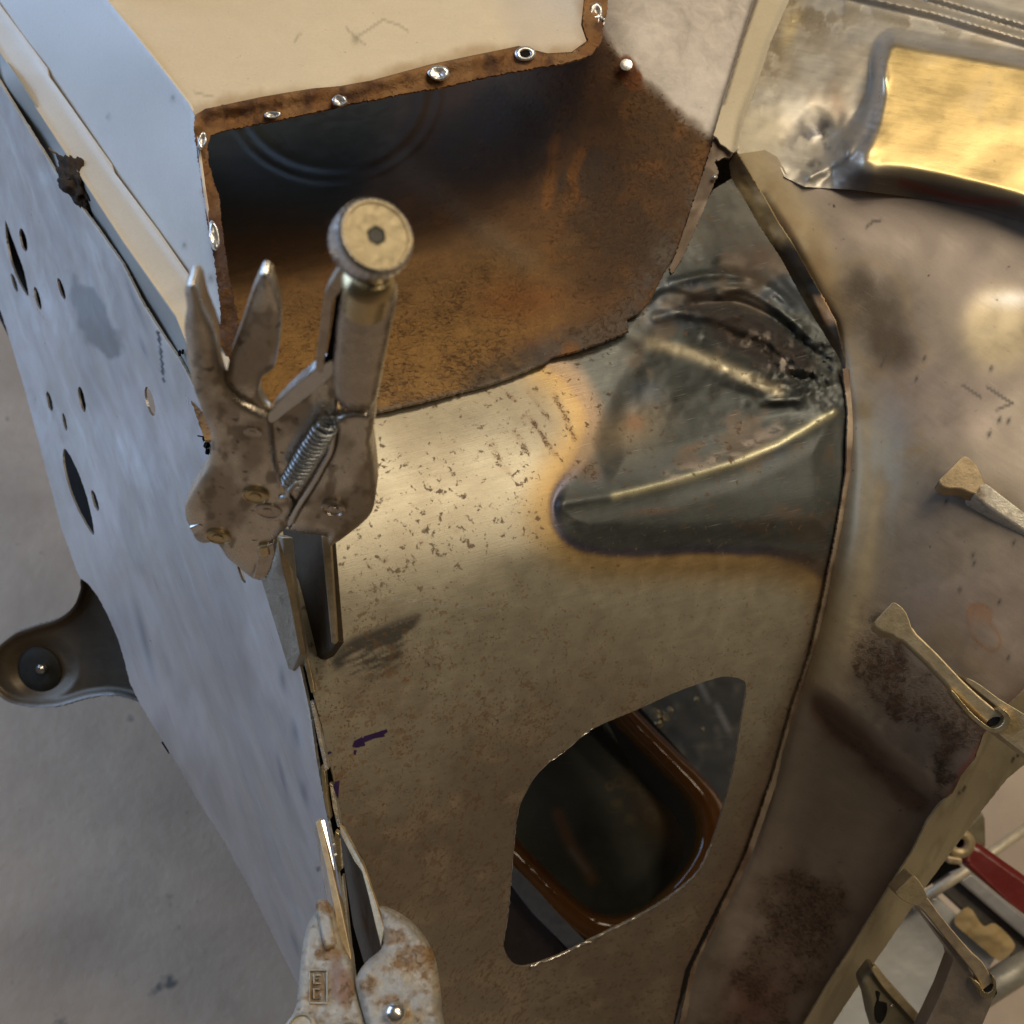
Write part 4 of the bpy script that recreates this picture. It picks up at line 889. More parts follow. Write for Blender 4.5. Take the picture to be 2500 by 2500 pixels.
def forged(name, pts, th, mat, parent, fn, crown, edge, paint, off=0, rnd=2, pitch=4, ang=70, extra=None):
    """thick stamped part with crowned faces and rolled edges"""
    o_ = smooth(pts, rnd) if rnd > 1 else np.array(pts, float); ol = dens(o_, 4)
    def rel(x, y):
        d_ = sd(x, y, ol); t = np.clip(d_/edge, 0, 1); v = -crown*(1-t)**2.2
        return v+(extra(x, y) if extra else 0)
    return sheet(name, o_, lambda x, y: fn(x, y)+off, mat, paint, parent, rel, pitch=pitch, ang=ang, ext=-(NP if parent is pl1 else NP2)*th)
def nick_paint(x, y):
    p = Paint(x, y, (.64, .58, .49), .25, .9, .3); n = fbm(x, y, 90, 221, 4); n2 = fbm(x, y, 30, 222, 4)
    p.mix(ss(.42, .65, n)*.7, (.30, .235, .17), .38, .75); p.mix(ss(.55, .72, n2)*.6, (.20, .145, .095), .5, .5)
    p.mix(ss(900, 620, y)*.55, (.66, .64, .60), .24, .95); p.fxadd(0, .55+.3*(n-.5)); p.fxadd(1, .30*np.ones(len(x))); return p  # handle tips lightened in the colour as if catching light
def solid(name, pts, th, mat, parent, off=0, bevel=.0020, seg=5, rnd=2):
    q = smooth(pp(pts, off), rnd) if rnd > 1 else np.array(pp(pts, off))
    return plate(name, q, -NP*th, mat, parent, bevel, seg)
forged('fixed_handle', body, .0062, M_nick, pl1, dpl, 2.2, 24, nick_paint, extra=lambda x, y: 2.0*ss(980, 860, y)*np.exp(-(dline(x, y, [(468, 690), (488, 830), (505, 930), (560, 1020)])/22)**2)+1.2*blob(x, y, 600, 1130, 60, 60)+1.0*blob(x, y, 540, 1250, 70, 50))
forged('release_lever', [(636, 667), (650, 664), (662, 676), (675, 718), (686, 762), (684, 810), (679, 856), (668, 899), (642, 917), (634, 940), (632, 964), (645, 990), (656, 1010), (640, 1012), (603, 992), (560, 966), (548, 940), (552, 917), (563, 867), (588, 798), (612, 722)], .004, M_nick, pl1, dpl, 2.6, 34, nick_paint, off=.004)
forged('toggle_link', [(654, 1026), (700, 988), (760, 934), (812, 886), (826, 925), (822, 1010), (812, 1110), (770, 1200), (722, 1262), (690, 1240), (668, 1150)], .005, M_nick, pl1, dpl, 2.0, 16, nick_paint, off=.004)
solid('link_edge', [(652, 1020), (668, 998), (700, 960), (760, 908), (806, 880), (814, 888), (812, 915), (770, 955), (700, 1008), (664, 1034)], .004, M_plierb, pl1, off=.0022, bevel=.0015)
jawb = [(817, 1015), (817, 1050), (809, 1097), (790, 1135), (759, 1191), (730, 1235), (704, 1284), (716, 1297), (760, 1304), (799, 1311), (806, 1333), (853, 1302), (896, 1266), (914, 1232), (916, 1178), (907, 1100), (904, 1080), (914, 1015), (870, 1000)]
forged('jaw_body', jawb, .008, M_nick, pl1, dpl, 4.0, 24, nick_paint, off=-.0015, extra=lambda x, y: 1.0*blob(x, y, 860, 1180, 40, 70))
# bright rolled edge of the jaw body
ed = smooth([(817, 1040), (809, 1097), (790, 1135), (759, 1191), (730, 1237), (708, 1282)], 4, False)
tube('rolled_edge', P(ed[:, 0]-2, ed[:, 1], dpl(ed[:, 0], ed[:, 1])-.0012), .0011, M_plierb, pl1, 8)
# moving handle: folded channel, lofted
axis = [(866, 1010, 52), (868, 930, 62), (878, 850, 66), (890, 780, 70), (900, 730, 72), (906, 700, 68)]
vs = []; fs = []; NS = 18
for i, (cx, cy, hw) in enumerate(axis):
    dd = float(dpl(cx, cy)); r = hw*dd/FPX
    c = P(cx, cy, dd)-NP*r*.35
    t_ = P(axis[min(i+1, 5)][0], axis[min(i+1, 5)][1], float(dpl(*axis[min(i+1, 5)][:2])))-P(axis[max(i-1, 0)][0], axis[max(i-1, 0)][1], float(dpl(*axis[max(i-1, 0)][:2])))
    t_ /= np.linalg.norm(t_); sx = np.cross(t_, NP); sx /= np.linalg.norm(sx); sx = sx if sx[0] > 0 else -sx
    nn = np.cross(sx, t_); nn = nn if nn@NP > 0 else -nn
    for k in range(NS):
        a = 2*math.pi*k/NS; ca, sa_ = math.cos(a), math.sin(a)
        q = .75
        vs.append(c+sx*r*np.sign(ca)*abs(ca)**q+nn*r*.72*np.sign(sa_)*abs(sa_)**q)
for i in range(5):
    for k in range(NS): fs.append([i*NS+k, i*NS+(k+1) % NS, (i+1)*NS+(k+1) % NS, (i+1)*NS+k])
fs += [list(range(NS))[::-1], [5*NS+k for k in range(NS)]]
mesh_obj('moving_handle', vs, fs, M_plier, pl1, sub=1)
# left wall of the channel with the dark slot between
solid('channel_wall', [(831, 653), (842, 668), (840, 700), (824, 722), (812, 740), (806, 800), (792, 880), (786, 912), (772, 905), (770, 885), (780, 812), (788, 745), (797, 711), (815, 680)], .004, M_plier, pl1, off=.001, bevel=.0012)
solid('channel_slot', [(838, 700), (846, 716), (836, 780), (824, 850), (808, 915), (792, 905), (800, 850), (812, 780), (820, 722)], .003, M_black, pl1, off=.0035, bevel=.0004)
# adjusting screw
kc = np.array(P(922, 571, .268)); axd = -(Fv+(-.122-.16)*Rv*1.0+(-.253)*Dv); axd = axd/np.linalg.norm(axd)
axd = axd+Rv*.20+(-Dv)*.36; axd /= np.linalg.norm(axd)
R = 100*.268/FPX
knob = lathe('adjusting_screw', kc-axd*.004, axd, [(R*.5, -.006), (R*.93, -.0055), (R, -.004), (R, .0012), (R*.97, .0026), (R*.88, .0034), (R*.84, .0034), (R*.82, .0026), (R*.30, .0026), (R*.26, .0030), (R*.2, .0022), (R*.2, -.001), (R*.001, -.0012)], M_plierb, pl1, 72, .022)
face = lathe('screw_face', kc-axd*.004, axd, [(R*.90, .0030), (R*.88, .0036), (R*.82, .0036), (R*.80, .0031), (R*.24, .0031), (R*.21, .0026), (R*.2, .0015)], M_face, knob, 48)
hex_ = lathe('hex_socket', kc-axd*.004, axd, [(R*.25, .0026), (R*.25, .0034), (R*.23, .0034), (R*.20, .0031), (R*.001, .0031)], M_dark, knob, 6)
def along(h): return kc+(np.array(P(895, 715, float(dpl(895, 715))-.004))-kc)*h
nv = along(1)-kc; nv /= np.linalg.norm(nv)
lathe('screw_neck', kc+nv*.006, nv, [(R*.42, 0), (R*.42, .008), (R*.55, .0085), (R*.66, .010), (R*.70, .0125), (R*.62, .0135), (R*.6, .022)], M_brass, pl1, 40)
# spring
a = np.array(P(800, 1030, float(dpl(800, 1030))-.002)); b = np.array(P(708, 1185, float(dpl(708, 1185))-.0045)); ax_ = (b-a); L = np.linalg.norm(ax_); ax_ /= L
u = np.cross(ax_, Fv); u /= np.linalg.norm(u); w = np.cross(ax_, u); pts = []
N_ = 17*16; rs = 27*.37/FPX
for i in range(N_+1):
    t = i/N_; an = t*17*2*math.pi; rr_ = rs*(1 if .04 < t < .93 else .75)
    pts.append(a+ax_*L*t+(u*math.cos(an)+w*math.sin(an))*rr_)
tube('tension_spring', pts, .00055, M_spring, pl1, 8)
hk = [b, b+ax_*.003, b+ax_*.005+u*.001, b+ax_*.008, b+ax_*.009-u*.001]
tube('spring_hook', hk, .0009, M_spring, pl1, 8)
plate('hook_pin', [(700, 1196, .352), (722, 1172, .352), (727, 1180, .352), (706, 1204, .352)], Fv*.003, M_plierb, pl1, .0005)
# rivets
def rivet(cx, cy, r, mat=M_plier, parent=pl1, d=None, n=NP, off=.0012, ring=True):
    dd = float(dpl(cx, cy)) if d is None else d; c = np.array(P(cx, cy, dd)); rr_ = r*dd/FPX
    lathe('rivet', c, n, [(rr_, -.001), (rr_, off), (rr_*.86, off*1.25), (rr_*.80, off*.9), (rr_*.45, off*.75), (rr_*.38, off*1.15), (rr_*.001, off*1.3)], mat, parent, 28)
rivet(625, 1206, 33, M_brass); rivet(534, 1307, 31, M_brass); rivet(815, 1234, 30, M_plier, off=.0016, d=float(dpl(815, 1234))-.001); rivet(617, 1055, 22, M_plier, off=.0004); rivet(655, 1246, 32, M_plier, off=.0006)
plate('stop_pin', [(461, 1290, float(dpl(461, 1290))-.001), (486, 1280, float(dpl(486, 1280))-.001), (497, 1283, float(dpl(490, 1283))-.001), (494, 1293, float(dpl(490, 1290))-.001), (474, 1308, float(dpl(474, 1305))-.001)], -NP*.003, M_plierb, pl1, .0006)
solid('jaw_stub', [(628, 1352), (640, 1335), (668, 1328), (672, 1350), (662, 1385), (648, 1410), (618, 1412), (628, 1370)], .006, M_plier, pl1, off=-.002, rnd=1, bevel=.0006)
plate('weld_nub', pp([(628, 1338), (655, 1334), (660, 1356), (650, 1366), (632, 1362)], -.0035), -NP*.003, M_brass, pl1, .001)
# jaws: wide plates seen edge-on
plate('left_jaw', [(690, 1312, .424), (672, 1306, .427), (664, 1330, .434), (636, 1412, .455), (704, 1634, .476), (716, 1638, .474), (732, 1596, .456), (705, 1450, .441)], np.array(Rv)*.0040+np.array(Fv)*.0006, M_cast, pl1, .0005)
ed1 = [(672, 1306, .4262), (690, 1310, .4252), (712, 1394, .4335), (746, 1592, .4520), (744, 1602, .4525), (731, 1598, .4520), (706, 1465, .4395), (690, 1392, .4333)]
plate('jaw_edge', ed1, Fv*.003, M_jaw, pl1, .0005)
plate('right_jaw', [(688, 1290, .456), (800, 1300, .424), (822, 1570, .441), (800, 1602, .458), (748, 1628, .478), (736, 1590, .477), (715, 1450, .470)], np.array(Rv)*.003, M_jawin, pl1, .0005)
plate('jaw_edge', [(784, 1308, .4195), (806, 1308, .4185), (823, 1566, .4370), (818, 1574, .4378), (809, 1570, .4378), (787, 1336, .4212)], Fv*.004, M_jaw, pl1, .0005)

# ------------------------------------------------------------------ lower locking pliers
pl2 = thing('locking_pliers', tuple(V(880, 2400, .41)), 'rust stained wide jaw locking pliers at the bottom edge with a shiny domed rivet', 'pliers', 'locking pliers clamped on the seam')
def dp2(x, y, off=0): return 1/(2.20+(np.asarray(y, float)-2050)*.00062)+off
NP2 = nrm_of(lambda x, y: dp2(x, y), 850, 2400)
def qq(pts, off=0): return [(x, y, float(dp2(x, y, off))) for x, y in pts]
def solid2(name, pts, th, mat, off=0, bevel=.0012, rnd=2, seg=4, ext=None):
    q = smooth(qq(pts, off), rnd) if rnd > 1 else np.array(qq(pts, off))
    return plate(name, q, -NP2*th if ext is None else ext, mat, pl2, bevel, seg)
def pit_paint(x, y):
    p = Paint(x, y, (.44, .41, .35), .40, .70, .9); n = fbm(x, y, 40, 231, 5); n2 = fbm(x, y, 14, 232, 4)
    p.mix(ss(.45, .7, n)*.6, (.50, .40, .27), .5, .45); p.mix(ss(.5, .7, n2)*.5, (.24, .20, .15), .6, .4)
    for cx, cy, rx, ry in ((965, 2290, 42, 24), (1010, 2330, 50, 26), (900, 2400, 22, 16), (960, 2440, 34, 22), (1050, 2340, 16, 40), (778, 2410, 26, 40), (795, 2330, 40, 20), (850, 2440, 20, 60), (800, 2215, 30, 20)):
        w_ = ss(.25, .7, blob(x, y, cx, cy, rx, ry)+(n-.5)*1.3+(n2-.5)*.7); p.mix(w_*.6, (.27, .165, .075), .6, .3); p.fxadd(1, .30+w_*.3)
    p.mix(ss(.3, .7, blob(x, y, 830, 2400, 34, 70, -10)+(n-.5)*.7)*.7, (.24, .14, .12), .6, .2)
    p.fxadd(1, .34+.5*(n2-.5)); p.fxadd(0, .55*np.ones(len(x))); p.fxadd(2, .5*np.ones(len(x))); return p
lb = forged('left_jaw_body', [(774, 2200), (790, 2196), (812, 2215), (836, 2300), (858, 2345), (862, 2375), (868, 2410), (882, 2455), (900, 2520), (905, 2560), (680, 2560), (697, 2500), (708, 2485), (723, 2457), (731, 2377), (742, 2292), (754, 2252), (768, 2229)], .007, M_pit, pl2, dp2, 2.6, 18, pit_paint, extra=lambda x, y: (fbm(x, y, 18, 233, 3)-.5)*.9-.9*ss(-2, 3, sd(x, y, [(757, 2370), (796, 2368), (798, 2446), (757, 2448)])))
forged('raised_tab', [(771, 2208), (780, 2198), (800, 2200), (806, 2225), (822, 2300), (816, 2312), (796, 2319), (790, 2305), (778, 2250)], .003, M_pit, pl2, dp2, 1.4, 7, pit_paint, off=-.0028, rnd=1)
rb = forged('right_jaw_body', [(919, 2214), (945, 2214), (982, 2232), (1016, 2260), (1044, 2297), (1064, 2343), (1073, 2394), (1076, 2450), (1076, 2560), (915, 2560), (893, 2500), (874, 2430), (869, 2392), (882, 2363), (902, 2340), (930, 2318), (935, 2290), (928, 2250)], .010, M_pit, pl2, dp2, 4.2, 26, pit_paint, off=-.0035, extra=lambda x, y: (fbm(x, y, 20, 234, 3)-.5)*.9)
plate('left_jaw', [(767, 2006, .462), (780, 2001, .458), (800, 2100, .450), (842, 2351, .428), (830, 2360, .436), (800, 2240, .450), (784, 2120, .463)], np.array(Rv)*.0022+np.array(Fv)*.001, M_plierb, pl2, .0004)
plate('jaw_edge', [(770, 2008, .4575), (782, 2001, .4575), (811, 2121, .4455), (836, 2230, .4350), (856, 2329, .4255), (858, 2358, .4235), (843, 2352, .4240), (828, 2290, .4300), (797, 2121, .4455)], Fv*.0035, M_jaw, pl2, .0004)
plate('right_jaw', [(828, 2030, .470), (876, 2098, .447), (900, 2170, .442), (933, 2300, .430), (930, 2325, .430), (888, 2352, .452), (862, 2260, .468), (838, 2100, .476)], np.array(Rv)*.002+np.array(Fv)*.001, M_jawin, pl2, .0004)
plate('jaw_edge', [(828, 2014, .4620), (840, 2026, .4610), (876, 2096, .4440), (886, 2110, .4430), (900, 2149, .4390), (921, 2214, .4320), (938, 2268, .4270), (930, 2316, .4260), (918, 2262, .4290), (900, 2190, .4350), (884, 2130, .4410), (868, 2105, .4450), (832, 2038, .4610)], Fv*.0035, M_jaw, pl2, .0004)
c = np.array(P(966, 2474, float(dp2(966, 2474))-.004)); rr_ = 27*.41/FPX
lathe('domed_rivet', c, NP2, [(rr_, -.002), (rr_*.98, .0008), (rr_*.86, .0022), (rr_*.6, .0034), (rr_*.3, .004), (rr_*.01, .0042)], M_plierb, rb, 32)
# stamped maker's panel: sunk frame with raised worn characters
fr = [(756, 2370), (796, 2366), (799, 2446), (756, 2450)]
for (x0, y0, x1, y1) in ((754, 2366, 799, 2370), (754, 2446, 799, 2451), (753, 2370, 757, 2446), (796, 2370, 800, 2446)):
    plate('stamp_border', qq([(x0, y0), (x1, y0), (x1, y1), (x0, y1)], -.0006), -NP2*.001, M_cast, lb, .0003)
for (x0, y0, x1, y1) in ((764, 2378, 768, 2402), (768, 2378, 784, 2382), (768, 2388, 780, 2391), (768, 2398, 784, 2402), (764, 2412, 768, 2438), (768, 2412, 782, 2416), (768, 2434, 784, 2438), (780, 2424, 784, 2434)):
    plate('stamped_character', qq([(x0, y0), (x1, y0), (x1, y1), (x0, y1)], -.0005), -NP2*.0008, M_cast, lb, .0003)
c = np.array(P(735, 2512, float(dp2(735, 2512))-.001)); rr_ = 36*.40/FPX
lathe('rivet', c, NP2, [(rr_, -.002), (rr_, .0016), (rr_*.8, .0022), (rr_*.7, .0014), (rr_*.01, .0016)], M_cast, pl2, 32)
c = np.array(P(850, 2530, float(dp2(850, 2530))-.001)); lathe('rivet', c, NP2, [(rr_, -.002), (rr_, .0012), (rr_*.8, .0018), (rr_*.7, .001), (rr_*.01, .0012)], M_cast, pl2, 32)

# ------------------------------------------------------------------ clamp arms on the right
def clamp(label, group, pad, arm, extra=()):
    pass
G = 'clamp arms pressed on the right hand panel'
sr = lambda x, y: float(S_right(x, y))
def arm_solid(name, pts, parent, ext, mat=M_arm, bevel=.0015, rnd=2, seg=4):
    q = smooth(pts, rnd) if rnd > 1 else np.array(pts); return plate(name, q, ext, mat, parent, bevel, seg)
# first arm
c1 = thing('clamp_arm', tuple(V(2400, 1200, .50)), 'brass toned clamp arm with white scuffed shank, uppermost on the right panel', 'clamp', G)
def da1(x, y): return .522-(np.asarray(x, float)-2290)*.00001
f1 = lambda L: [(x, y, float(da1(x, y))) for x, y in L]
arm_solid('pad', f1([(2292, 1172), (2312, 1152), (2345, 1118), (2357, 1113), (2372, 1122), (2388, 1140), (2402, 1175), (2412, 1192), (2385, 1208), (2350, 1194), (2318, 1192), (2300, 1186)]), c1, Fv*.006+Dv*.0035, M_jaw, .0022, 2, 5)
arm_solid('shank', f1([(2398, 1174), (2440, 1202), (2500, 1248), (2760, 1441), (2740, 1472), (2500, 1296), (2440, 1256), (2384, 1214), (2378, 1198)]), c1, Fv*.011+Dv*.005, metal_mat('scuffed shank', (.60, .56, .47), .40, .5, .42, rustcol=(.20, .12, .05), rustb=(.08, .06, .03), bump=.8), .0022, 2, 5)
# second arm
c2 = thing('clamp_arm', tuple(V(2300, 1600, .49)), 'mottled olive clamp arm lying in a rounded channel, middle of the right panel', 'clamp', G)
def da2(x, y): return .524-(np.asarray(x, float)-2135)*.00009
f2 = lambda L, o=0: [(x, y, float(da2(x, y))+o) for x, y in L]
arm_solid('pad', f2([(2134, 1520), (2150, 1500), (2172, 1476), (2182, 1469), (2198, 1478), (2214, 1496), (2226, 1530), (2232, 1548), (2200, 1562), (2180, 1550), (2156, 1542), (2140, 1532)]), c2, Fv*.006+Dv*.003, M_arm, .002, 2, 5)
arm_solid('shank', f2([(2222, 1528), (2240, 1548), (2290, 1596), (2350, 1660), (2400, 1706), (2440, 1740), (2452, 1758), (2448, 1776), (2424, 1776), (2390, 1748), (2330, 1692), (2270, 1628), (2212, 1572), (2196, 1556)]), c2, Fv*.008, M_arm, .0022, 2, 5)
arm_solid('channel_lip', f2([(2322, 1686), (2330, 1690), (2372, 1740), (2410, 1772), (2428, 1778), (2446, 1770), (2452, 1752), (2440, 1736), (2446, 1730), (2462, 1742), (2468, 1760), (2456, 1782), (2434, 1790), (2410, 1784), (2370, 1752), (2330, 1704)], -.0035), c2, Fv*.006, M_brass, .0008, 2, 3)
arm_solid('channel_body', f2([(2360, 1664), (2366, 1656), (2400, 1676), (2440, 1706), (2500, 1742), (2740, 1886), (2740, 2015), (2500, 1842), (2440, 1796), (2420, 1782), (2452, 1772), (2458, 1752), (2430, 1722), (2392, 1692)], .0015), c2, Fv*.014, M_arm, .0025, 2, 5)
arm_solid('slot_shadow', f2([(2424, 1752), (2448, 1752), (2454, 1762), (2446, 1774), (2428, 1776), (2410, 1768)], -.0006), c2, Fv*.002, M_black, .0005, 2, 2)
# third arm
c3 = thing('clamp_arm', tuple(V(2320, 2300, .56)), 'rusty yellow clamp arm hooked over the beige flange, lowest full arm', 'clamp', G)
def da3(x, y): return .575-(np.asarray(x, float)-2187)*.00010
f3 = lambda L, o=0: [(x, y, float(da3(x, y))+o) for x, y in L]
arm_solid('pad', f3([(2187, 2178), (2205, 2160), (2222, 2142), (2232, 2138), (2248, 2156), (2262, 2182), (2262, 2200), (2240, 2212), (2215, 2204), (2196, 2192)]), c3, Fv*.012, M_arm, .0025, 2, 5)
arm_solid('shank', f3([(2250, 2190), (2268, 2196), (2292, 2230), (2340, 2288), (2376, 2328), (2400, 2350), (2420, 2386), (2426, 2405), (2412, 2425), (2398, 2418), (2388, 2390), (2352, 2344), (2300, 2280), (2258, 2228), (2236, 2208)]), c3, Fv*.007, M_jaw, .0022, 2, 5)
arm_solid('channel_body', f3([(2240, 2215), (2270, 2250), (2320, 2306), (2360, 2356), (2384, 2392), (2396, 2424), (2412, 2436), (2432, 2424), (2430, 2400), (2436, 2420), (2426, 2440), (2400, 2500), (2380, 2560), (2235, 2560), (2262, 2500), (2300, 2420), (2328, 2345), (2324, 2330), (2280, 2270)], .003), c3, Fv*.012, metal_mat('mauve worn steel', (.30, .24, .18), .42, .6, .15, rustcol=(.12, .05, .04)), .002, 1, 4)
arm_solid('channel_lip', f3([(2374, 2392), (2384, 2408), (2394, 2420), (2394, 2430), (2410, 2438), (2424, 2434), (2433, 2416), (2431, 2392), (2422, 2380), (2428, 2402), (2420, 2420), (2408, 2424), (2400, 2418), (2390, 2400)], -.002), c3, Fv*.005, M_brass, .0006, 2, 3)
arm_solid('slot_shadow', f3([(2402, 2420), (2424, 2402), (2427, 2412), (2412, 2428)], -.0012), c3, Fv*.002, M_black, .0003, 1, 2)
# fourth arm, cut by the lower frame
c4 = thing('clamp_arm', tuple(V(2180, 2460, .60)), 'dark olive clamp body cut by the bottom frame edge, behind the beige flange', 'clamp', G)
f4 = lambda L, o=0: [(x, y, .60+o) for x, y in L]
arm_solid('body', f4([(2102, 2400), (2124, 2372), (2136, 2356), (2160, 2385), (2200, 2430), (2262, 2498), (2320, 2560), (2150, 2560), (2128, 2490), (2118, 2440)]), c4, Fv*.014, M_olive, .003, 1, 4)
arm_solid('rib', f4([(2136, 2358), (2152, 2372), (2180, 2408), (2230, 2462), (2290, 2530), (2280, 2545), (2210, 2470), (2160, 2416), (2138, 2385), (2128, 2368)], -.004), c4, Fv*.006, M_arm, .002, 2, 4)
arm_solid('slot', f4([(2138, 2420), (2150, 2425), (2146, 2445), (2166, 2450), (2164, 2480), (2150, 2500), (2138, 2490), (2136, 2460), (2142, 2440)], -.0008), c4, Fv*.002, M_black, .0004, 2, 2)
disc_px('rivet', 2177, 2455, 6, 5, .594, M_plierb, c4, dome=.002)

# ------------------------------------------------------------------ dirt clod in the gap
rng = np.random.default_rng(3); bm = bmesh.new(); bmesh.ops.create_icosphere(bm, subdivisions=5, radius=1)
cc = V(203, 448, .588); ax1 = (V(245, 520, .580)-V(150, 370, .600)); ax1n = ax1.normalized(); ax2 = Vector(Fv).cross(ax1n).normalized(); ax3 = ax1n.cross(ax2)
for v in bm.verts:
    p = v.co.copy(); f = 1+.9*(float(fbm(np.array([p.x*3+p.z*2.1+9]), np.array([p.y*3-p.z*1.7+5]), 1.0, 9, 5)[0])-.5)
    v.co = cc+(ax1n*p.x*.0225+ax2*p.y*.0105+ax3*p.z*.011)*f
me = bpy.data.meshes.new('dirt_clod'); bm.to_mesh(me); bm.free(); me.shade_smooth(); me.materials.append(M_dirt)
clod = thing('dirt_clod', tuple(cc), 'dark crumbly dirt clod with fibres wedged between beige ledge and grey sheet', 'dirt')
o = bpy.data.objects.new('clod_body', me); COL.objects.link(o); parented(o, clod)
for L in ([(222, 430), (230, 422), (233, 410), (232, 402)], [(262, 510), (272, 514), (282, 516), (290, 522)], [(166, 438), (176, 428), (190, 418)], [(120, 362), (128, 370), (140, 376)], [(250, 500), (262, 505), (280, 506)]):
    tube('fibre', [V(x, y, .578) for x, y in L], .0006, M_straw, clod, 5)
sm = thing('sealer_crumb', tuple(V(505, 1080, .49)), 'black torn sealer crumbs on the edge of the grey sheet beside the upper pliers', 'sealer')
for k, (x, y, r) in enumerate(((506, 1085, 9), (504, 1065, 7), (507, 1102, 6), (498, 1072, 5), (438, 862, 6), (446, 858, 5))):
    bm = bmesh.new(); bmesh.ops.create_icosphere(bm, subdivisions=2, radius=r*.48/FPX); c_ = V(x, y, float(S_blue(x, y))-.002)
    for v in bm.verts: v.co = Vector((v.co.x*.8, v.co.y*1.5, v.co.z))*(1+rng.normal()*.22)+c_
    me = bpy.data.meshes.new('crumb'); bm.to_mesh(me); bm.free(); me.materials.append(M_black); o = bpy.data.objects.new('crumb', me); COL.objects.link(o); parented(o, sm)
tube('fibre', [V(483, 1064, .488), V(493, 1066, .486), V(503, 1066, .485)], .00035, M_black, sm, 5)

# ------------------------------------------------------------------ bracket behind the sheet on the left
br = thing('eyed_bracket', tuple(V(110, 1620, .74)), 'dark brown pressed bracket with a round bushing behind the grey sheet, left edge', 'bracket')
BO = smooth([(200, 1410), (196, 1440), (178, 1482), (140, 1512), (80, 1532), (30, 1552), (-20, 1600), (-30, 1660), (10, 1708), (70, 1726), (140, 1724), (220, 1702), (290, 1700), (370, 1730), (460, 1800), (480, 1600), (330, 1420), (250, 1380)], 5)
S_br = Surf([(0, 1550, .735), (0, 1720, .745), (300, 1500, .715), (300, 1720, .72), (450, 1700, .70)])
def br_paint(x, y):
    p = Paint(x, y, (.075, .055, .032), .45, .3, .3); n = fbm(x, y, 60, 181, 4); p.mix(ss(.45, .65, n)*.6, (.06, .045, .03), .5)
    p.mix(ss(9, 2, dline(x, y, BO[:60]))*.5, (.25, .25, .25), .3, .6)
    p.mix(blob(x, y, 100, 1630, 95, 75)*.7, (.16, .12, .075)); return p
def br_relief(x, y):
    s_ = sd(x, y, BO); r = np.hypot(x-102, (y-1630)*1.15)
    return 5*ss(22, 0, s_)-7*ss(96, 50, r)
sheet('bracket_plate', BO, S_br, M_brown, br_paint, br, br_relief, pitch=4, th=.003)
bc = np.array(P(102, 1632, .742)); lathe('bushing', bc, nrm_of(lambda x, y: float(S_br(x, y)), 100, 1630), [(.0165, 0), (.0160, .003), (.013, .0045), (.009, .005), (.003, .0052), (.0001, .0052)], M_dark, br, 36)
bn = nrm_of(lambda x, y: float(S_br(x, y)), 100, 1630)
lathe('bolt_tip', np.array(P(112, 1628, .738)), bn, [(.0032, .003), (.0032, .0065), (.002, .008), (.0001, .008)], M_plierb, br, 20)
rp = thing('edge_highlight', tuple(V(412, 1835, .66)), 'dark hole and plate added as a highlight, lower edge of the grey sheet', 'clip')
plate('edge_hole', [(392, 1812, .648), (402, 1814, .648), (418, 1832, .648), (412, 1842, .648)], Fv*.004, M_black, rp, .0006)
plate('highlight_plate', [(410, 1836, .647), (420, 1832, .647), (432, 1846, .647), (437, 1862, .647), (428, 1856, .647)], Fv*.004, M_plierb, rp, .001)  # bright plate added as the highlight on the sheet edge

# ------------------------------------------------------------------ seen through the cut-out
tank = thing('curved_plate', tuple(V(1450, 2000, .86)), 'dark green grey rusty plate seen through the cut-out inside the brown ring', 'steel plate')
S_tk = Surf([(1200, 1700, .84), (1500, 1700, .86), (1700, 2000, .86), (1500, 2250, .83), (1250, 2050, .82), (1450, 1950, .83)])
def tk_paint(x, y):
    p = Paint(x, y, (.055, .058, .045), .5, .3, .35); n = fbm(x, y, 70, 191, 4)
    p.mix(ss(.45, .65, n)*.5, (.035, .036, .030)); p.mix(np.exp(-(dline(x, y, [(1362, 1985), (1390, 2055), (1425, 2110), (1445, 2145)])/14)**2)*.85, (.15, .072, .03), .7, 0)
    p.mix(np.exp(-(dline(x, y, [(1395, 2075), (1430, 2125)])/8)**2)*.8, (.16, .14, .11), .5); p.mix(blob(x, y, 1600, 1990, 45, 80, -35)*.8, (.14, .085, .03), .6, 0)
    p.mix(ss(.5, .7, fbm(x, y, 35, 192, 3))*blob(x, y, 1540, 1950, 90, 70)*.9, (.13, .095, .04), .6, 0)
    for cx, cy, r in ((1545, 1912, 17), (1512, 1910, 10), (1590, 1990, 15), (1488, 1920, 8), (1570, 1935, 10)):
        rr_ = np.hypot(x-cx, y-cy); p.mix(np.exp(-((rr_-r)/3.5)**2)*.6, (.17, .13, .06))
    return p
sheet('plate_skin', smooth([(1100, 1600), (1400, 1640), (1480, 1760), (1560, 1900), (1640, 1985), (1672, 2060), (1640, 2150), (1560, 2245), (1470, 2262), (1380, 2220), (1230, 2080), (1100, 1930)], 5), S_tk, M_brown, tk_paint, tank, lambda x, y: 6*blob(x, y, 1610, 2000, 50, 90, -30), pitch=8)
plate('shade_plate', [(1150, 1480, .885), (1420, 1500, .885), (1570, 1735, .885), (1745, 1930, .885), (1760, 2060, .885), (1600, 2290, .885), (1450, 2300, .885), (1150, 2060, .885)], Fv*.004, M_black, tank, .001)  # black plate added as the shade between ring and curved plate
ring = thing('enamelled_ring', tuple(V(1600, 2000, .80)), 'glossy amber brown rounded frame seen through the cut-out', 'frame')
ro = smooth([(1400, 1560), (1500, 1660), (1556, 1735), (1650, 1830), (1735, 1915), (1778, 1990), (1776, 2060), (1730, 2150), (1650, 2230), (1570, 2300), (1480, 2325), (1390, 2285), (1250, 2150), (1100, 2010)], 5, False)
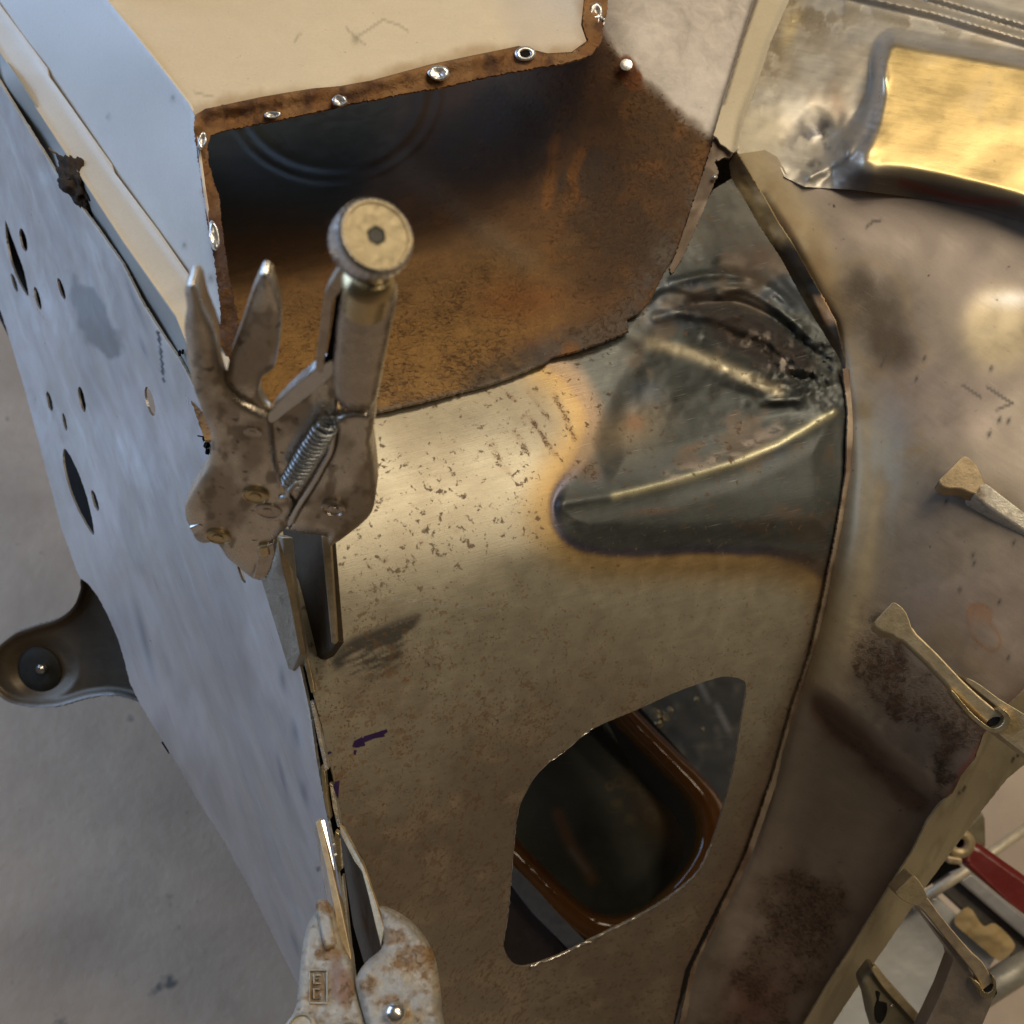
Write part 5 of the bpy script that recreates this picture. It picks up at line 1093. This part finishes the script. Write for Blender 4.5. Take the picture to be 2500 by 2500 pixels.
ri = smooth([(1280, 1540), (1400, 1650), (1505, 1772), (1600, 1872), (1680, 1962), (1698, 2030), (1685, 2090), (1640, 2150), (1570, 2212), (1500, 2234), (1430, 2212), (1350, 2135), (1255, 2035), (1120, 1900)], 5, False)
n = len(ro); vs = []; fs = []; K = 9
for i in range(n):
    a_, b_ = ro[i], ri[i]
    for k in range(K):
        t = k/(K-1); q = a_*(1-t)+b_*t; h = math.sin(math.pi*t)**.6; dd = .815-(q[1]-1900)*.00002-.010*h
        vs.append(V(q[0], q[1], dd+(.012 if k in (0, K-1) else 0)))
for i in range(n-1):
    for k in range(K-1): fs.append([i*K+k, i*K+k+1, (i+1)*K+k+1, (i+1)*K+k])
mesh_obj('ring_body', vs, fs, M_ring, ring, sub=1)
floor_plate = thing('shaded_floor_plate', tuple(V(1500, 2000, 1.0)), 'dark plate added as shaded floor with crumbs in the upper corner behind the cut-out', 'tray')  # added plate, coloured dark in place of the shadowed floor
def floor_plate_paint(x, y):
    p = Paint(x, y, (.026, .027, .027), .7, .0, .5); n = fbm(x, y, 24, 201, 3); p.mix(ss(.66, .76, n)*.6, (.10, .09, .07), .7); p.mix(ss(8, 3, dline(x, y, [(1700, 1660), (1790, 1790)]))*.7, (.16, .16, .16)); return p
sheet('floor_plate_skin', [(1050, 1500), (1950, 1500), (1950, 2200), (1750, 2520), (1050, 2520)], Surf([(1050, 1500, 1.0), (1950, 1500, 1.0), (1500, 2500, .96), (1200, 2000, .98)]), M_brown, floor_plate_paint, floor_plate, lambda x, y: (fbm(x, y, 30, 202, 3)-.5)*4, pitch=14)
for k, (x, y, r) in enumerate(((1600, 1742, 16), (1622, 1752, 13), (1608, 1765, 12), (1636, 1735, 9), (1700, 1708, 8), (1715, 1780, 6))):
    bm = bmesh.new(); bmesh.ops.create_icosphere(bm, subdivisions=2, radius=r*.9/FPX); c_ = V(x, y, .955)
    for v in bm.verts: v.co = v.co*(1+rng.normal()*.2)+c_
    me = bpy.data.meshes.new('crumb'); bm.to_mesh(me); bm.free(); me.materials.append(M_olive); o = bpy.data.objects.new('crumb', me); COL.objects.link(o); parented(o, floor_plate)
rail = thing('grey_rail', tuple(V(1320, 2230, .80)), 'narrow grey rail crossing the lower left of the cut-out', 'rail')
plate('rail_bar', [(1180, 2075, .80), (1200, 2060, .80), (1300, 2160, .80), (1440, 2310, .80), (1415, 2345, .80), (1300, 2230, .80)], Fv*.01, metal_mat('dull grey rail', (.13, .13, .13), .5, .4), rail, .001)
rail2 = thing('rust_brown_rail', tuple(V(1270, 2330, .82)), 'dark rust brown strip at the bottom corner of the cut-out', 'rail')
plate('rail_bar', [(1180, 2110, .82), (1280, 2190, .82), (1400, 2340, .82), (1380, 2420, .82), (1180, 2420, .82)], Fv*.01, metal_mat('dark brown paint', (.030, .016, .010), .6, 0, .1), rail2, .001)

# ------------------------------------------------------------------ far right background
def FD(x, y): return (1.30)/(math.sin(PITCH)+((y-1250)/FPX)*math.cos(PITCH))     # depth of the floor
tray = thing('white_tray', tuple(V(2300, 2400, 1.05)), 'pale enamel tray on the stand behind the clamp arms', 'tray')
plate('tray_top', [(1950, 2560, .98), (2100, 2300, 1.0), (2235, 2190, 1.0), (2290, 2190, 1.0), (2440, 2330, 1.0), (2400, 2390, 1.0), (2250, 2560, .98)], Fv*.02, M_white, tray, .003)
box = thing('grey_channel', tuple(V(2430, 2260, 1.02)), 'grey steel channel lying beside the red handle', 'channel')
plate('channel_top', [(2338, 2150, .985), (2372, 2130, .985), (2560, 2285, .985), (2560, 2340, .985)], Fv*.03, M_greybar, box, .003)
plate('channel_side', [(2300, 2180, 1.0), (2340, 2150, 1.0), (2560, 2340, 1.0), (2540, 2400, 1.0)], Fv*.03, metal_mat('shaded grey', (.10, .09, .08), .5, .3), box, .003)
rag = thing('yellow_paper', tuple(V(2420, 2310, 1.0)), 'crumpled yellow paper on the pale tray', 'paper')
def rg(x, y): return Paint(x, y, (.36, .26, .12), .8, 0, .2)
sheet('paper_sheet', smooth([(2330, 2250), (2365, 2215), (2400, 2260), (2430, 2255), (2475, 2300), (2470, 2325), (2440, 2345), (2405, 2320), (2370, 2290)], 4), Surf([(2300, 2200, .992), (2500, 2200, .992), (2400, 2400, .985)]), M_paint, rg, rag, lambda x, y: (fbm(x, y, 30, 211, 2)-.5)*9, pitch=6, th=.001)
rl = thing('cream_tube', tuple(V(2400, 2090, 1.0)), 'thin cream tube of the stand passing under the red handle', 'tube')
tube('tube_bar', [V(2225, 2212, .98), V(2330, 2145, .98), V(2560, 1985, .98)], .0045, metal_mat('cream tube', (.50, .44, .33), .4, .2), rl, 12)
r2 = thing('grey_tube', tuple(V(2450, 2380, 1.0)), 'broad grey tube of the stand in the bottom right corner', 'tube')
tube('tube_bar', [V(2280, 2500, 1.0), V(2560, 2318, 1.0)], .013, metal_mat('painted grey tube', (.34, .32, .27), .4, .3), r2, 16)
rh = thing('red_handled_tool', tuple(V(2420, 2150, .86)), 'red enamelled handle with a brass eye behind the beige flange', 'tool')
plate('handle', [(2352, 2090, .87), (2372, 2058, .87), (2400, 2066, .87), (2760, 2322, .86), (2740, 2415, .86), (2470, 2210, .86), (2352, 2112, .87)], Fv*.02, M_red, rh, .006, 5)
# eye with its hole
n = 28; vs = []; fs = []; cx, cy = 2345, 2060
for rr_, dd in ((12, .862), (12, .852), (33, .852), (36, .856), (36, .872)):
    for i in range(n): t = 2*math.pi*i/n; vs.append(V(cx+rr_*math.cos(t), cy+rr_*math.sin(t)*1.0, dd))
for r_ in range(4): fs += [[r_*n+i, (r_+1)*n+i, (r_+1)*n+(i+1) % n, r_*n+(i+1) % n] for i in range(n)]
mesh_obj('eye', vs, fs, M_arm, rh, .0)
disc_px('eye_hole', cx-4, cy-4, 13, 13, .866, M_black, rh)
plate('ferrule', [(2312, 2090, .85), (2352, 2096, .85), (2350, 2114, .85), (2314, 2110, .85)], Fv*.012, M_jaw, rh, .002)
plate('yoke', [(2256, 2166, .88), (2300, 2095, .88), (2330, 2108, .88), (2350, 2118, .88), (2320, 2130, .88), (2262, 2168, .88)], Fv*.01, M_black, rh, .002)
wd = thing('olive_plate', tuple(V(2400, 2030, .95)), 'dark olive steel tongue above the red handle', 'steel plate')
plate('tongue', [(2352, 2030, .93), (2398, 1982, .93), (2406, 2000, .93), (2408, 2070, .93), (2370, 2060, .93)], Fv*.02, M_olive, wd, .002)

# ------------------------------------------------------------------ concrete floor
me = bpy.data.meshes.new('concrete_floor'); s_ = 6
me.from_pydata([(-s_, -s_, 0), (s_, -s_, 0), (s_, s_, 0), (-s_, s_, 0)], [], [[0, 1, 2, 3]])
m = bpy.data.materials.new('concrete'); nt, b = nodes(m); q = NT(nt); tc = q.n('ShaderNodeTexCoord').outputs['Object']
n1 = q.noise(tc, 5, 6, .6, .4); n2 = q.noise(tc, 60, 4, .6); n3 = q.noise(tc, 22, 3, .5); n4 = q.noise(tc, 14, 5, .65, .8)
c = q.mixc(q.math('MULTIPLY', q.math('SUBTRACT', n1, .35), 3, True), (.36, .275, .20, 1), (.50, .395, .29, 1))
c = q.mixc(q.math('MULTIPLY', q.math('SUBTRACT', n4, .52), 4, True), c, (.37, .29, .22, 1))
c = q.mixc(q.math('MULTIPLY', q.math('SUBTRACT', n2, .70), 14, True), c, (.08, .07, .06, 1))
c = q.mixc(q.math('MULTIPLY', q.math('SUBTRACT', n3, .68), 14, True), c, (.13, .12, .10, 1))
q.link(c, b.inputs['Base Color']); b.inputs['Roughness'].default_value = .6
bp = q.n('ShaderNodeBump'); bp.inputs['Strength'].default_value = .3; bp.inputs['Distance'].default_value = .004; q.link(n2, bp.inputs['Height']); q.link(bp.outputs[0], b.inputs['Normal'])
me.materials.append(m); fl_ = bpy.data.objects.new('concrete_floor', me); COL.objects.link(fl_); tag(fl_, 'brownish stained concrete workshop floor', None, None, 'structure')
